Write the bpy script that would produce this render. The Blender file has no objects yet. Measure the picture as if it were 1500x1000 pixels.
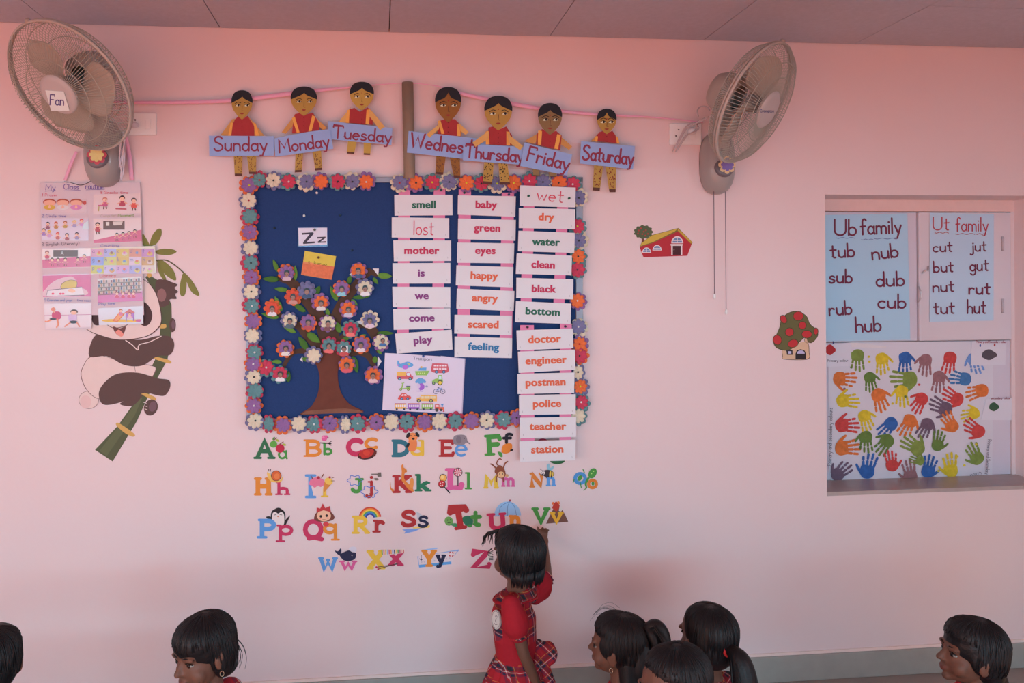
import bpy, bmesh, math, random
from mathutils import Vector, Matrix
random.seed(7)
PI = math.pi
SC = bpy.context.scene
COL = SC.collection

# ------------------------------------------------------------------ camera
F = 1150.0                      # focal length in pixels of a 1500 px wide frame
PPX, PPY = 669.0, 417.3         # principal point (the frame is an off-centre crop)
YAW, ROLL = math.atan(114 / 1150.0), math.radians(0.36)
CAM = Vector((0.0, -3.28, 1.74))
_R = Matrix.Rotation(-YAW, 3, 'Z') @ Matrix.Rotation(PI / 2, 3, 'X') @ Matrix.Rotation(-ROLL, 3, 'Z')
cd = bpy.data.cameras.new('camera'); cam = bpy.data.objects.new('camera', cd); COL.objects.link(cam)
cam.matrix_world = Matrix.Translation(CAM) @ _R.to_4x4()
cd.sensor_fit = 'HORIZONTAL'; cd.sensor_width = 36.0; cd.lens = F / 1500 * 36
cd.shift_x = (750 - PPX) / 1500; cd.shift_y = -(500 - PPY) / 1500
cd.clip_start = 0.02
SC.camera = cam

def P(px, py, y=0.0):
    """where the sight line of a photograph pixel meets the plane at depth y"""
    d = _R @ Vector(((px - PPX) / F, -(py - PPY) / F, -1.0))
    t = (y - CAM.y) / d.y
    return CAM + d * t

# ------------------------------------------------------------------ light
w = bpy.data.worlds.new('world'); SC.world = w; w.use_nodes = True
w.node_tree.nodes['Background'].inputs[0].default_value = (1.25, 1.22, 1.48, 1)
w.node_tree.nodes['Background'].inputs[1].default_value = 1.0
SUNX = -.42
C_L, C_F, C_R, C_S = (132, 114, 102), (165, 520, 650), (205, 262, 296), (25.0, 10.6, 0.6)
def area(name, loc, target, sx, sy, power, color, spread=PI):
    l = bpy.data.lights.new(name, 'AREA'); l.shape = 'RECTANGLE'; l.size = sx; l.size_y = sy
    l.energy = power; l.color = color; l.spread = spread
    o = bpy.data.objects.new(name, l); COL.objects.link(o); o.location = loc
    o.rotation_euler = (Vector(target) - Vector(loc)).to_track_quat('-Z', 'Y').to_euler()
    return o
# hazy sky beyond the left-hand windows, beyond the right-hand window, plus added cool fill and a low sun for warm bounce through an unseen front opening
def sky(name, loc, target, sx, sy, c):
    m = max(max(c), 1e-6); area(name, loc, target, sx, sy, m, tuple(v / m for v in c))
sky('sky_beyond_left_windows', (-8.0, -6.4, 2.06), (0.0, 0.0, 1.3), 6.0, 0.75, C_L)
sky('fill_beyond_open_front', (0.4, -11.5, 2.08), (0.4, 0.0, 1.3), 14.0, 0.8, C_F)  # broad cool fill panel added outside the unseen front
sky('sky_beyond_right_window', (8.2, -6.4, 1.9), (1.5, 0.0, 0.6), 4.0, 0.7, C_R)
sl = bpy.data.lights.new('sun', 'SUN'); sl.energy = max(C_S); sl.color = [v / max(max(C_S), 1e-6) for v in C_S]; sl.angle = 0.02
so = bpy.data.objects.new('sun', sl); COL.objects.link(so); so.location = (0, -12, 7)
so.rotation_euler = Vector((SUNX, .83, -.50)).to_track_quat('-Z', 'Y').to_euler()

vs = SC.view_settings
vs.view_transform = 'Standard'; vs.look = 'None'; vs.gamma = 1.0; vs.use_curve_mapping = False
vs.exposure = 0.0

# ------------------------------------------------------------------ materials
def lin(c):
    c = c / 255.0
    return c / 12.92 if c <= 0.04045 else ((c + 0.055) / 1.055) ** 2.4
ILL = (0.86, 0.77, 0.79)
def alb(rgb):
    return tuple(min(0.9, lin(v) / k) for v, k in zip(rgb, ILL))
_mats = {}
def M(rgb, rough=0.75, noise=0.05, scale=30.0, metal=0.0, bump=0.0, coat=0.0, spec=0.35):
    key = (ILL, tuple(rgb), rough, noise, scale, metal, bump, coat, spec)
    if key in _mats: return _mats[key]
    m = bpy.data.materials.new('paint_%d_%d_%d' % tuple(rgb)); m.use_nodes = True
    nt = m.node_tree; b = nt.nodes['Principled BSDF']
    a = alb(rgb)
    if noise:
        tc = nt.nodes.new('ShaderNodeTexCoord'); n = nt.nodes.new('ShaderNodeTexNoise')
        n.inputs['Scale'].default_value = scale; n.inputs['Detail'].default_value = 3
        nt.links.new(tc.outputs['Object'], n.inputs['Vector'])
        mx = nt.nodes.new('ShaderNodeMix'); mx.data_type = 'RGBA'
        mx.inputs['A'].default_value = (*[v * (1 - noise) for v in a], 1)
        mx.inputs['B'].default_value = (*[min(.95, v * (1 + noise)) for v in a], 1)
        nt.links.new(n.outputs['Fac'], mx.inputs['Factor'])
        nt.links.new(mx.outputs['Result'], b.inputs['Base Color'])
        if bump:
            bp = nt.nodes.new('ShaderNodeBump'); bp.inputs['Strength'].default_value = bump
            bp.inputs['Distance'].default_value = 0.004
            nt.links.new(n.outputs['Fac'], bp.inputs['Height']); nt.links.new(bp.outputs['Normal'], b.inputs['Normal'])
    else:
        b.inputs['Base Color'].default_value = (*a, 1)
    b.inputs['Roughness'].default_value = rough; b.inputs['Metallic'].default_value = metal
    b.inputs['Specular IOR Level'].default_value = spec
    if coat:
        b.inputs['Coat Weight'].default_value = coat; b.inputs['Coat Roughness'].default_value = 0.12
    _mats[key] = m
    return m

# ------------------------------------------------------------------ objects
def thing(name, label, cat, loc, group=None):
    o = bpy.data.objects.new(name, None); COL.objects.link(o); o.location = loc
    o.empty_display_size = 0.05
    o['label'] = label; o['category'] = cat
    if group: o['group'] = group
    return o
def tag(o, label, cat, group=None, kind=None):
    if label: o['label'] = label
    if cat: o['category'] = cat
    if group: o['group'] = group
    if kind: o['kind'] = kind
    return o
def origin(o):
    v = Vector((0, 0, 0))
    while o is not None:
        v = v + o.location; o = o.parent
    return v

class MB:
    """collects faces in world space and links them as ONE mesh object"""
    def __init__(s): s.v = []; s.f = []; s.fm = []; s.ms = []; s.sm = []
    def mi(s, m):
        if m not in s.ms: s.ms.append(m)
        return s.ms.index(m)
    def add(s, vs, fs, m, smooth=False):
        n = len(s.v); s.v += [tuple(p) for p in vs]; k = s.mi(m)
        for f in fs:
            s.f.append([i + n for i in f]); s.fm.append(k); s.sm.append(smooth)
    def poly(s, pts, m): s.add(pts, [list(range(len(pts)))], m)
    def slab(s, pts, t, m):
        """front outline extruded by vector t"""
        n = len(pts); back = [Vector(p) + t for p in pts]
        fs = [list(range(n)), [n + i for i in reversed(range(n))]]
        fs += [[i, i + n, (i + 1) % n + n, (i + 1) % n] for i in range(n)]
        s.add(list(pts) + back, fs, m)
    def box(s, a, b, m):
        x0, y0, z0 = a; x1, y1, z1 = b
        vs = [(x, y, z) for x in (x0, x1) for y in (y0, y1) for z in (z0, z1)]
        s.add(vs, [(0, 1, 3, 2), (4, 6, 7, 5), (0, 4, 5, 1), (2, 3, 7, 6), (0, 2, 6, 4), (1, 5, 7, 3)], m)
    def tube(s, pts, r, m, n=6, closed=False, caps=True, smooth=True):
        pts = [Vector(p) for p in pts]; k = len(pts)
        rs = r if isinstance(r, (list, tuple)) else [r] * k
        up = None; rings = []
        for i, p in enumerate(pts):
            if closed: t = pts[(i + 1) % k] - pts[i - 1]
            else: t = pts[min(i + 1, k - 1)] - pts[max(i - 1, 0)]
            t = t.normalized() if t.length > 1e-9 else Vector((0, 0, 1))
            if up is None:
                up = t.orthogonal().normalized()
            up = (up - t * up.dot(t)); up = up.normalized() if up.length > 1e-6 else t.orthogonal().normalized()
            q = t.cross(up)
            rings.append([p + (up * math.cos(2 * PI * j / n) + q * math.sin(2 * PI * j / n)) * rs[i] for j in range(n)])
        vs = [v for rg in rings for v in rg]; fs = []
        for i in range(k if closed else k - 1):
            a, b = i * n, ((i + 1) % k) * n
            fs += [[a + j, a + (j + 1) % n, b + (j + 1) % n, b + j] for j in range(n)]
        if caps and not closed:
            fs += [list(reversed(range(n))), [(k - 1) * n + j for j in range(n)]]
        s.add(vs, fs, m, smooth)
    def ball(s, c, r, m, rot=None, seg=16, rings=10):
        rx, ry, rz = r if isinstance(r, (list, tuple)) else (r, r, r)
        c = Vector(c); vs = []; fs = []
        for i in range(rings + 1):
            th = PI * i / rings
            for j in range(seg):
                ph = 2 * PI * j / seg
                p = Vector((rx * math.sin(th) * math.cos(ph), ry * math.sin(th) * math.sin(ph), rz * math.cos(th)))
                vs.append(c + (rot @ p if rot else p))
        for i in range(rings):
            for j in range(seg):
                a, b = i * seg + j, i * seg + (j + 1) % seg
                d, e = a + seg, b + seg
                fs.append([a, d, e, b] if 0 < i < rings - 1 else ([a, d, e] if i == 0 else [a, d, b]))
        s.add(vs, fs, m, True)
    def lathe(s, prof, B, c, m, n=48, smooth=True):
        """profile of (radius, height) about the third axis of basis B at c"""
        c = Vector(c); vs = []; fs = []
        for (r, h) in prof:
            for j in range(n):
                a = 2 * PI * j / n
                vs.append(c + B @ Vector((r * math.cos(a), r * math.sin(a), h)))
        for i in range(len(prof) - 1):
            for j in range(n):
                a, b = i * n + j, i * n + (j + 1) % n
                fs.append([a, b, b + n, a + n])
        s.add(vs, fs, m, smooth)
    def build(s, name, parent=None, bevel=0.0):
        me = bpy.data.meshes.new(name)
        off = origin(parent) if parent is not None else Vector((0, 0, 0))
        me.from_pydata([tuple(Vector(p) - off) for p in s.v], [], s.f)
        for m in s.ms: me.materials.append(m)
        me.polygons.foreach_set('material_index', s.fm)
        me.polygons.foreach_set('use_smooth', s.sm)
        me.update()
        o = bpy.data.objects.new(name, me); COL.objects.link(o)
        if parent is not None: o.parent = parent
        if bevel:
            bv = o.modifiers.new('bevel', 'BEVEL'); bv.width = bevel; bv.segments = 3; bv.limit_method = 'ANGLE'
        return o
def recentre(o):
    """puts a top-level mesh's origin at the foot of its own box"""
    me = o.data; xs = [v.co for v in me.vertices]
    c = Vector(((min(v.x for v in xs) + max(v.x for v in xs)) / 2, max(v.y for v in xs), min(v.z for v in xs)))
    me.transform(Matrix.Translation(-c)); o.location = c
    return o

# ------------------------------------------------------------------ flat drawing (print, paint, stickers, cut paper)
def crop(ox, oy, s): return lambda x, y: (ox + x / s, oy + y / s)
IDENT = lambda x, y: (x, y)
def smooth_pts(pts, closed=True, k=6):
    n = len(pts); out = []
    rng = range(n) if closed else range(n - 1)
    for i in rng:
        if closed: p0, p1, p2, p3 = pts[i - 1], pts[i], pts[(i + 1) % n], pts[(i + 2) % n]
        else: p0, p1, p2, p3 = pts[max(i - 1, 0)], pts[i], pts[i + 1], pts[min(i + 2, n - 1)]
        for j in range(k):
            t = j / k
            out.append(tuple(0.5 * ((2 * b) + (c - a) * t + (2 * a - 5 * b + 4 * c - d) * t * t + (3 * b - a - 3 * c + d) * t ** 3)
                             for a, b, c, d in zip(p0, p1, p2, p3)))
    if not closed: out.append(tuple(pts[-1]))
    return out
def ell_pts(cx, cy, rx, ry, rot=0, n=20, a0=0, a1=2 * PI):
    full = abs(a1 - a0 - 2 * PI) < 1e-6
    ca, sa = math.cos(rot), math.sin(rot); out = []
    for i in range(n if full else n + 1):
        a = a0 + (a1 - a0) * i / n
        x, y = rx * math.cos(a), ry * math.sin(a)
        out.append((cx + x * ca - y * sa, cy + x * sa + y * ca))
    return out
class Art:
    def __init__(s, T=IDENT, y=0.0, rough=0.7, step=1.0e-5, coat=0.0):
        s.T = T; s.y = y; s.k = 0; s.mb = MB(); s.rough = rough; s.step = step; s.coat = coat
    def m(s, c): return M(c, s.rough, 0.04, 25.0, coat=s.coat) if isinstance(c, tuple) else c
    def pt(s, x, y):
        px, py = s.T(x, y); return P(px, py, s.y - s.k * s.step)
    def poly(s, pts, c):
        s.mb.poly([s.pt(*p) for p in pts], s.m(c)); s.k += 1; return s
    def sm(s, pts, c): return s.poly(smooth_pts(pts), c)
    def ell(s, cx, cy, rx, ry, c, rot=0, n=20): return s.poly(ell_pts(cx, cy, rx, ry, rot, n), c)
    def rect(s, x0, y0, x1, y1, c): return s.poly([(x0, y0), (x1, y0), (x1, y1), (x0, y1)], c)
    def line(s, pts, w, c, smooth=False, caps=True):
        if smooth and len(pts) > 2: pts = smooth_pts(pts, False, 5)
        n = len(pts); L = []; Rr = []
        ws = w if isinstance(w, list) else None
        for i in range(n):
            a, b = pts[max(i - 1, 0)], pts[min(i + 1, n - 1)]
            dx, dy = b[0] - a[0], b[1] - a[1]; l = math.hypot(dx, dy) or 1e-6
            nx, ny = -dy / l, dx / l
            h = (ws[min(len(ws) - 1, int(i * len(ws) / n))] if ws else w) / 2
            if 0 < i < n - 1:
                e = (pts[i][0] - a[0], pts[i][1] - a[1]); el = math.hypot(*e) or 1e-6
                cs = abs((e[0] * dx + e[1] * dy) / (el * l)); h = h / max(cs, 0.6)
            L.append((pts[i][0] + nx * h, pts[i][1] + ny * h)); Rr.append((pts[i][0] - nx * h, pts[i][1] - ny * h))
        m = s.m(c); vs = []
        for i in range(n):                       # a hair's breadth nearer with every step, so crossings never share a plane
            vs.append(s.pt(*L[i])); vs.append(s.pt(*Rr[i])); s.k += .35
        fs = [[2 * i, 2 * i + 1, 2 * i + 3, 2 * i + 2] for i in range(n - 1)]
        if caps:
            for (i, sg) in ((0, -1), (n - 1, 1)):
                a, b = pts[max(i - 1, 0)], pts[min(i + 1, n - 1)]
                ang = math.atan2(b[1] - a[1], b[0] - a[0]); h = math.hypot(L[i][0] - Rr[i][0], L[i][1] - Rr[i][1]) / 2
                k0 = s.k; s.k = k0 - .35 * (n - i); base = len(vs)
                arc = [(pts[i][0] + sg * h * math.sin(t) * math.cos(ang) - h * math.cos(t) * math.sin(ang), pts[i][1] + sg * h * math.sin(t) * math.sin(ang) + h * math.cos(t) * math.cos(ang)) for t in [PI * q / 6 for q in range(1, 6)]]
                vs += [s.pt(*p) for p in arc]; s.k = k0
                fs.append([2 * i] + list(range(base, base + 5)) + [2 * i + 1])
        s.mb.add(vs, fs, m); s.k += .6; return s
    def outline(s, pts, w, c): return s.line(list(pts) + [pts[0]], w, c)
    def text(s, txt, x, y, h, w, c, ang=0.0, sx=1.0, gap=0.16, width=None):
        """handwriting: x, y = left end of the base line, h = capital height, w = pen width"""
        adv = sum(GLYPH[ch][0] + gap for ch in txt) - gap
        if width: sx = width / (adv * h)
        ca, sa = math.cos(math.radians(ang)), math.sin(math.radians(ang)); cx = 0.0
        for ch in txt:
            a, strokes = GLYPH[ch]
            for st in strokes:
                q = []
                for (u, v) in st:
                    X, Y = (cx + u) * h * sx, -v * h
                    q.append((x + X * ca - Y * sa, y + X * sa + Y * ca))
                if len(q) == 1: s.ell(q[0][0], q[0][1], w * .62, w * .62, c, 0, 8)
                else: s.line(q, w, c)
            cx += a + gap
        return s
    def fat(s, ch, x0, y0, x1, y1, c, ang=0.0):
        """a fat rounded slab letter fitted to a box"""
        strokes = [(st, 1.0) for st in GLYPH[ch][1]] + [([(x - hw, yy), (x + hw, yy)], 0.55) for (x, yy, hw) in SERIF.get(ch, [])]
        xs = [p[0] for st, _ in strokes for p in st]; ys = [p[1] for st, _ in strokes for p in st]
        bh = y1 - y0; cap = max(ys) - min(ys)
        pw = min(FATW.get(ch, .26 if cap > .7 else .30) * bh, (x1 - x0) * .34)
        ix0, ix1, iy0, iy1 = x0 + pw / 2, x1 - pw / 2, y0 + pw / 2, y1 - pw / 2
        mx, my = (x0 + x1) / 2, (y0 + y1) / 2
        ca, sa = math.cos(math.radians(ang)), math.sin(math.radians(ang))
        for st, ww in strokes:
            q = []
            for (u, v) in st:
                X = ix0 + (u - min(xs)) / max(max(xs) - min(xs), 1e-6) * (ix1 - ix0) if max(xs) - min(xs) > 1e-6 else mx
                pad = pw * (1 - ww) / 2 if ww < 1 else 0
                Y = iy1 - (v - min(ys)) / max(cap, 1e-6) * (iy1 - iy0)
                if ww < 1: Y += pad if abs(v - min(ys)) < .02 else (-pad if abs(v - max(ys)) < .02 else 0)
                X -= mx; Y -= my
                q.append((mx + X * ca - Y * sa, my + X * sa + Y * ca))
            if len(q) == 1: s.ell(q[0][0], q[0][1], pw * .6, pw * .55, c)
            else: s.line(q, pw * ww, c)
        return s
    def build(s, name, parent=None): return s.mb.build(name, parent)

def sheet(name, pts, y, mat, parent=None, t=0.0008, T=IDENT, bend=None):
    """a cut piece of paper or card: outline given on the photograph, standing at depth y, with real thickness"""
    mb = MB(); mb.slab([P(*T(*p), y) for p in pts], Vector((0, t, 0)), mat)
    return mb.build(name, parent)

# one-line pen alphabet: capitals 1 high, small letters 0.5, tails to -0.35
def _A(cx, cy, rx, ry, a0, a1, n=10):
    return [(cx + rx * math.cos(math.radians(a0 + (a1 - a0) * i / n)), cy + ry * math.sin(math.radians(a0 + (a1 - a0) * i / n))) for i in range(n + 1)]
def _S(*p): return smooth_pts(list(p), False, 5)
GLYPH = {
 ' ': (0.3, []), '.': (.08, [[(.04, 0)]]), '-': (.35, [[(0, .35), (.35, .35)]]), '(': (.2, [_A(.3, .45, .3, .6, 120, 240)]), ')': (.2, [_A(-.1, .45, .3, .6, 60, -60)]),
 '1': (.2, [[(0, .8), (.15, 1), (.15, 0)]]), '2': (.45, [_S((0, .8), (.1, .97), (.3, .97), (.4, .75), (.25, .4), (0, 0)), [(0, 0), (.45, 0)]]),
 '3': (.42, [_S((0, .95), (.25, 1), (.38, .78), (.15, .55)), _S((.15, .55), (.42, .4), (.35, .05), (0, .03))]),
 '4': (.45, [[(.3, 1), (0, .35), (.45, .35)], [(.34, .6), (.34, 0)]]), '5': (.42, [[(.4, 1), (.06, 1), (.04, .58)], _S((.04, .58), (.28, .62), (.42, .34), (.28, .02), (0, .06))]), '8': (.4, [_A(.2, .75, .18, .22, -90, 270), _A(.2, .27, .2, .26, 90, 450)]),
 'A': (.74, [[(0, 0), (.37, 1), (.74, 0)], [(.15, .36), (.6, .36)]]),
 'B': (.58, [[(.0, 0), (.0, 1)], [(0, 1), (.25, 1)] + _A(.28, .76, .24, .24, 90, -90) + [(0, .52)], [(0, .52), (.28, .52)] + _A(.3, .26, .28, .26, 90, -90) + [(0, 0)]]),
 'C': (.66, [_A(.38, .5, .38, .5, 48, 312, 16)]),
 'D': (.66, [[(0, 0), (0, 1)], [(0, 1), (.2, 1)] + _A(.22, .5, .42, .5, 90, -90, 14) + [(0, 0)]]),
 'E': (.55, [[(0, 0), (0, 1)], [(0, 1), (.52, 1), (.52, .86)], [(0, .52), (.4, .52)], [(0, 0), (.55, 0), (.55, .14)]]),
 'F': (.52, [[(0, 0), (0, 1)], [(0, 1), (.52, 1), (.52, .86)], [(0, .52), (.4, .52)]]),
 'G': (.7, [_A(.38, .5, .38, .5, 48, 355, 16) + [(.46, .46)]]),
 'H': (.66, [[(0, 0), (0, 1)], [(.66, 0), (.66, 1)], [(0, .52), (.66, .52)]]),
 'I': (.06, [[(.03, 0), (.03, 1)]]), 'J': (.45, [[(.45, 1), (.45, .25)] + _A(.24, .22, .21, .22, 0, -170)]),
 'K': (.62, [[(0, 0), (0, 1)], [(.56, 1), (0, .45)], [(.16, .58), (.62, 0)]]),
 'L': (.52, [[(0, 1), (0, 0), (.52, 0), (.52, .16)]]), 'M': (.8, [[(0, 0), (.08, 1), (.4, .3), (.72, 1), (.8, 0)]]),
 'N': (.66, [[(0, 0), (0, 1), (.66, 0), (.66, 1)]]), 'O': (.76, [_A(.38, .5, .38, .5, 90, 450, 20)]),
 'P': (.55, [[(0, 0), (0, 1)], [(0, 1), (.26, 1)] + _A(.28, .74, .26, .26, 90, -90) + [(0, .48)]]),
 'Q': (.78, [_A(.38, .54, .38, .46, 90, 450, 20), [(.18, .04), (.4, .1), (.78, 0)]]),
 'R': (.6, [[(0, 0), (0, 1)], [(0, 1), (.26, 1)] + _A(.28, .74, .25, .26, 90, -90) + [(0, .48)], [(.24, .48), (.6, 0)]]),
 'S': (.55, [_S((.5, .86), (.4, .98), (.2, 1), (.04, .84), (.08, .64), (.3, .52), (.5, .36), (.52, .14), (.32, 0), (.1, .02), (0, .16))]),
 'T': (.68, [[(.34, 0), (.34, 1)], [(0, .86), (0, 1), (.68, 1), (.68, .86)]]),
 'U': (.62, [[(0, 1), (0, .32)] + _A(.31, .31, .31, .31, 180, 360) + [(.62, 1)]]),
 'V': (.7, [[(0, 1), (.35, 0), (.7, 1)]]), 'W': (.95, [[(0, 1), (.24, 0), (.475, .8), (.71, 0), (.95, 1)]]),
 'X': (.66, [[(0, 1), (.66, 0)], [(.66, 1), (0, 0)]]), 'Y': (.66, [[(0, 1), (.33, .46), (.66, 1)], [(.33, .46), (.33, 0)]]),
 'Z': (.64, [[(0, .86), (0, 1), (.62, 1), (0, 0), (.64, 0), (.64, .15)]]),
 'a': (.42, [_A(.2, .25, .2, .25, 40, 320, 14), [(.42, .5), (.4, .12), (.46, 0)]]),
 'b': (.42, [[(0, 1), (0, 0)], _A(.2, .25, .21, .25, 160, -170, 14)]),
 'c': (.38, [_A(.22, .25, .22, .25, 50, 310, 12)]), 'd': (.42, [_A(.2, .25, .2, .25, 30, 330, 14), [(.42, 1), (.42, 0)]]),
 'e': (.42, [[(.02, .26), (.41, .28)] + _A(.21, .25, .21, .25, 5, 310, 14)]),
 'f': (.34, [_A(.26, .8, .13, .2, 30, 180, 8) + [(.13, -.02)], [(0, .5), (.32, .52)]]),
 'g': (.42, [_A(.2, .25, .2, .25, 30, 330, 14), [(.42, .5), (.42, -.12)] + _A(.22, -.14, .2, .2, 0, -160, 8)]),
 'h': (.4, [[(0, 1), (0, 0)], [(0, .3)] + _A(.2, .3, .2, .2, 170, 0, 8) + [(.4, 0)]]),
 'i': (.06, [[(.03, .5), (.03, 0)], [(.03, .74)]]), 'j': (.22, [[(.2, .5), (.2, -.15)] + _A(.06, -.15, .14, .18, 0, -140, 6), [(.2, .74)]]),
 'k': (.4, [[(0, 1), (0, 0)], [(.36, .5), (.02, .2)], [(.12, .28), (.4, 0)]]), 'l': (.06, [[(.03, 1), (.03, 0)]]),
 'm': (.66, [[(0, .5), (0, 0)], [(0, .32)] + _A(.165, .32, .165, .18, 170, 0, 8) + [(.33, 0)], [(.33, .32)] + _A(.495, .32, .165, .18, 170, 0, 8) + [(.66, 0)]]),
 'n': (.4, [[(0, .5), (0, 0)], [(0, .3)] + _A(.2, .3, .2, .2, 170, 0, 8) + [(.4, 0)]]),
 'o': (.44, [_A(.22, .25, .22, .25, 90, 450, 16)]), 'p': (.42, [[(0, .5), (0, -.38)], _A(.2, .25, .21, .25, 160, -160, 14)]),
 'q': (.42, [_A(.2, .25, .2, .25, 30, 330, 14), [(.42, .5), (.42, -.38)]]),
 'r': (.32, [[(0, .5), (0, 0)], [(0, .28)] + _A(.18, .32, .16, .17, 160, 40, 7)]),
 's': (.34, [_S((.32, .43), (.2, .5), (.05, .44), (.06, .31), (.22, .25), (.34, .14), (.24, .01), (.08, .0), (0, .07))]),
 't': (.34, [[(.15, .86), (.15, .12)] + _A(.26, .12, .11, .12, 180, 290, 6), [(0, .55), (.34, .57)]]),
 'u': (.4, [[(0, .5), (0, .2)] + _A(.19, .2, .19, .2, 180, 350, 8), [(.4, .5), (.4, 0)]]),
 'v': (.4, [[(0, .5), (.2, 0), (.4, .5)]]), 'w': (.6, [[(0, .5), (.15, 0), (.3, .4), (.45, 0), (.6, .5)]]),
 'x': (.4, [[(0, .5), (.4, 0)], [(.4, .5), (0, 0)]]), 'y': (.42, [[(0, .5), (.2, .05)], [(.42, .5), (.14, -.35), (.0, -.35)]]),
 'z': (.4, [[(.02, .5), (.38, .5), (0, 0), (.4, 0)]]),
}
FATW = {'a': .22, 'e': .19, 'o': .27, 'b': .19, 'd': .19, 'p': .19, 'q': .19, 'g': .18, 'B': .19, 'E': .20, 'R': .22, 'P': .23, 'F': .23, 'A': .21, 'S': .23, 's': .23, 'K': .24, 'k': .22, 'Q': .21, 'C': .26, 'c': .27, 'O': .27, 'G': .25, 'Z': .24, 'h': .22}
SERIF = {'A': [(0, 0, .17), (.74, 0, .17)], 'B': [(-.06, 0, .08), (-.06, 1, .08)], 'D': [(-.06, 0, .08), (-.06, 1, .08)], 'E': [(-.06, 0, .1), (-.06, 1, .1)],
 'F': [(0, 0, .2), (-.06, 1, .1)], 'H': [(0, 0, .17), (0, 1, .17), (.66, 0, .17), (.66, 1, .17)], 'I': [(.03, 0, .24), (.03, 1, .24)], 'J': [(.42, 1, .2)],
 'K': [(0, 0, .16), (0, 1, .16), (.58, 1, .14), (.62, 0, .14)], 'L': [(0, 1, .18), (-.05, 0, .1)], 'M': [(0, 0, .12), (.8, 0, .12)], 'N': [(0, 0, .13), (-.04, 1, .08), (.66, 1, .13)],
 'P': [(0, 0, .19), (-.06, 1, .08)], 'R': [(0, 0, .16), (-.06, 1, .08), (.62, 0, .1)], 'T': [(.34, 0, .2)], 'U': [(0, 1, .17), (.62, 1, .14)], 'V': [(0, 1, .15), (.7, 1, .15)],
 'W': [(0, 1, .13), (.475, .92, .08), (.95, 1, .13)], 'X': [(0, 1, .14), (.66, 1, .14), (0, 0, .14), (.66, 0, .14)], 'Y': [(0, 1, .14), (.66, 1, .14), (.33, 0, .19)],
 'h': [(0, 0, .14), (-.04, 1, .08), (.4, 0, .12)], 'i': [(.03, 0, .14), (-.02, .5, .1)], 'j': [(.14, .5, .1)], 'k': [(0, 0, .13), (-.04, 1, .08), (.36, .5, .12), (.42, 0, .12)],
 'l': [(.03, 0, .14), (-.02, 1, .09)], 'm': [(0, 0, .1), (.33, 0, .09), (.66, 0, .1), (-.04, .5, .06)], 'n': [(0, 0, .12), (.4, 0, .12), (-.05, .5, .07)],
 'p': [(0, -.38, .14), (-.05, .5, .06)], 'q': [(.42, -.38, .14)], 'r': [(0, 0, .15), (-.05, .5, .07)], 'u': [(-.05, .5, .07), (.36, .5, .06)], 'w': [(0, .5, .1), (.6, .5, .1)],
 'x': [(0, .5, .1), (.4, .5, .1), (0, 0, .1), (.4, 0, .1)], 'y': [(0, .5, .1), (.42, .5, .1)], 'v': [(0, .5, .1), (.4, .5, .1)], 'b': [(-.05, 1, .06)], 'd': [(.36, 1, .08)]}

_tcache = {}
def type_mesh(txt, fat):
    """printed type: flat outlines of the built-in face, thickened"""
    if (txt, fat) in _tcache: return _tcache[(txt, fat)]
    c = bpy.data.curves.new('type', 'FONT'); c.body = txt; c.size = 1.0; c.offset = fat; c.resolution_u = 4
    c.space_character = 1.0 + fat * 2.2
    o = bpy.data.objects.new('type', c); COL.objects.link(o)
    me = bpy.data.meshes.new_from_object(o.evaluated_get(bpy.context.evaluated_depsgraph_get()))
    r = ([(v.co.x, v.co.y) for v in me.vertices], [list(p.vertices) for p in me.polygons])
    bpy.data.objects.remove(o); bpy.data.curves.remove(c); bpy.data.meshes.remove(me)
    _tcache[(txt, fat)] = r
    return r
def printed(art, txt, cx, cy, size, c, ang=0.0, fat=0.032, sx=1.0, bold=0.0):
    if bold:                                  # heavy face: the same outline struck three times, side by side
        for d in (-bold, bold): printed(art, txt, cx + d * size * math.cos(math.radians(ang)), cy + d * size * math.sin(math.radians(ang)), size, c, ang, fat, sx)
    """cx = middle of the word, cy = middle of its small letters"""
    vs, fs = type_mesh(txt, fat)
    x0 = min(v[0] for v in vs); x1 = max(v[0] for v in vs); ca, sa = math.cos(math.radians(ang)), math.sin(math.radians(ang))
    q = []
    for (u, v) in vs:
        X, Y = (u - (x0 + x1) / 2) * size * sx, -(v - 0.26) * size
        q.append(art.pt(cx + X * ca - Y * sa, cy + X * sa + Y * ca))
    art.mb.add(q, fs, art.m(c)); art.k += 1

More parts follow.
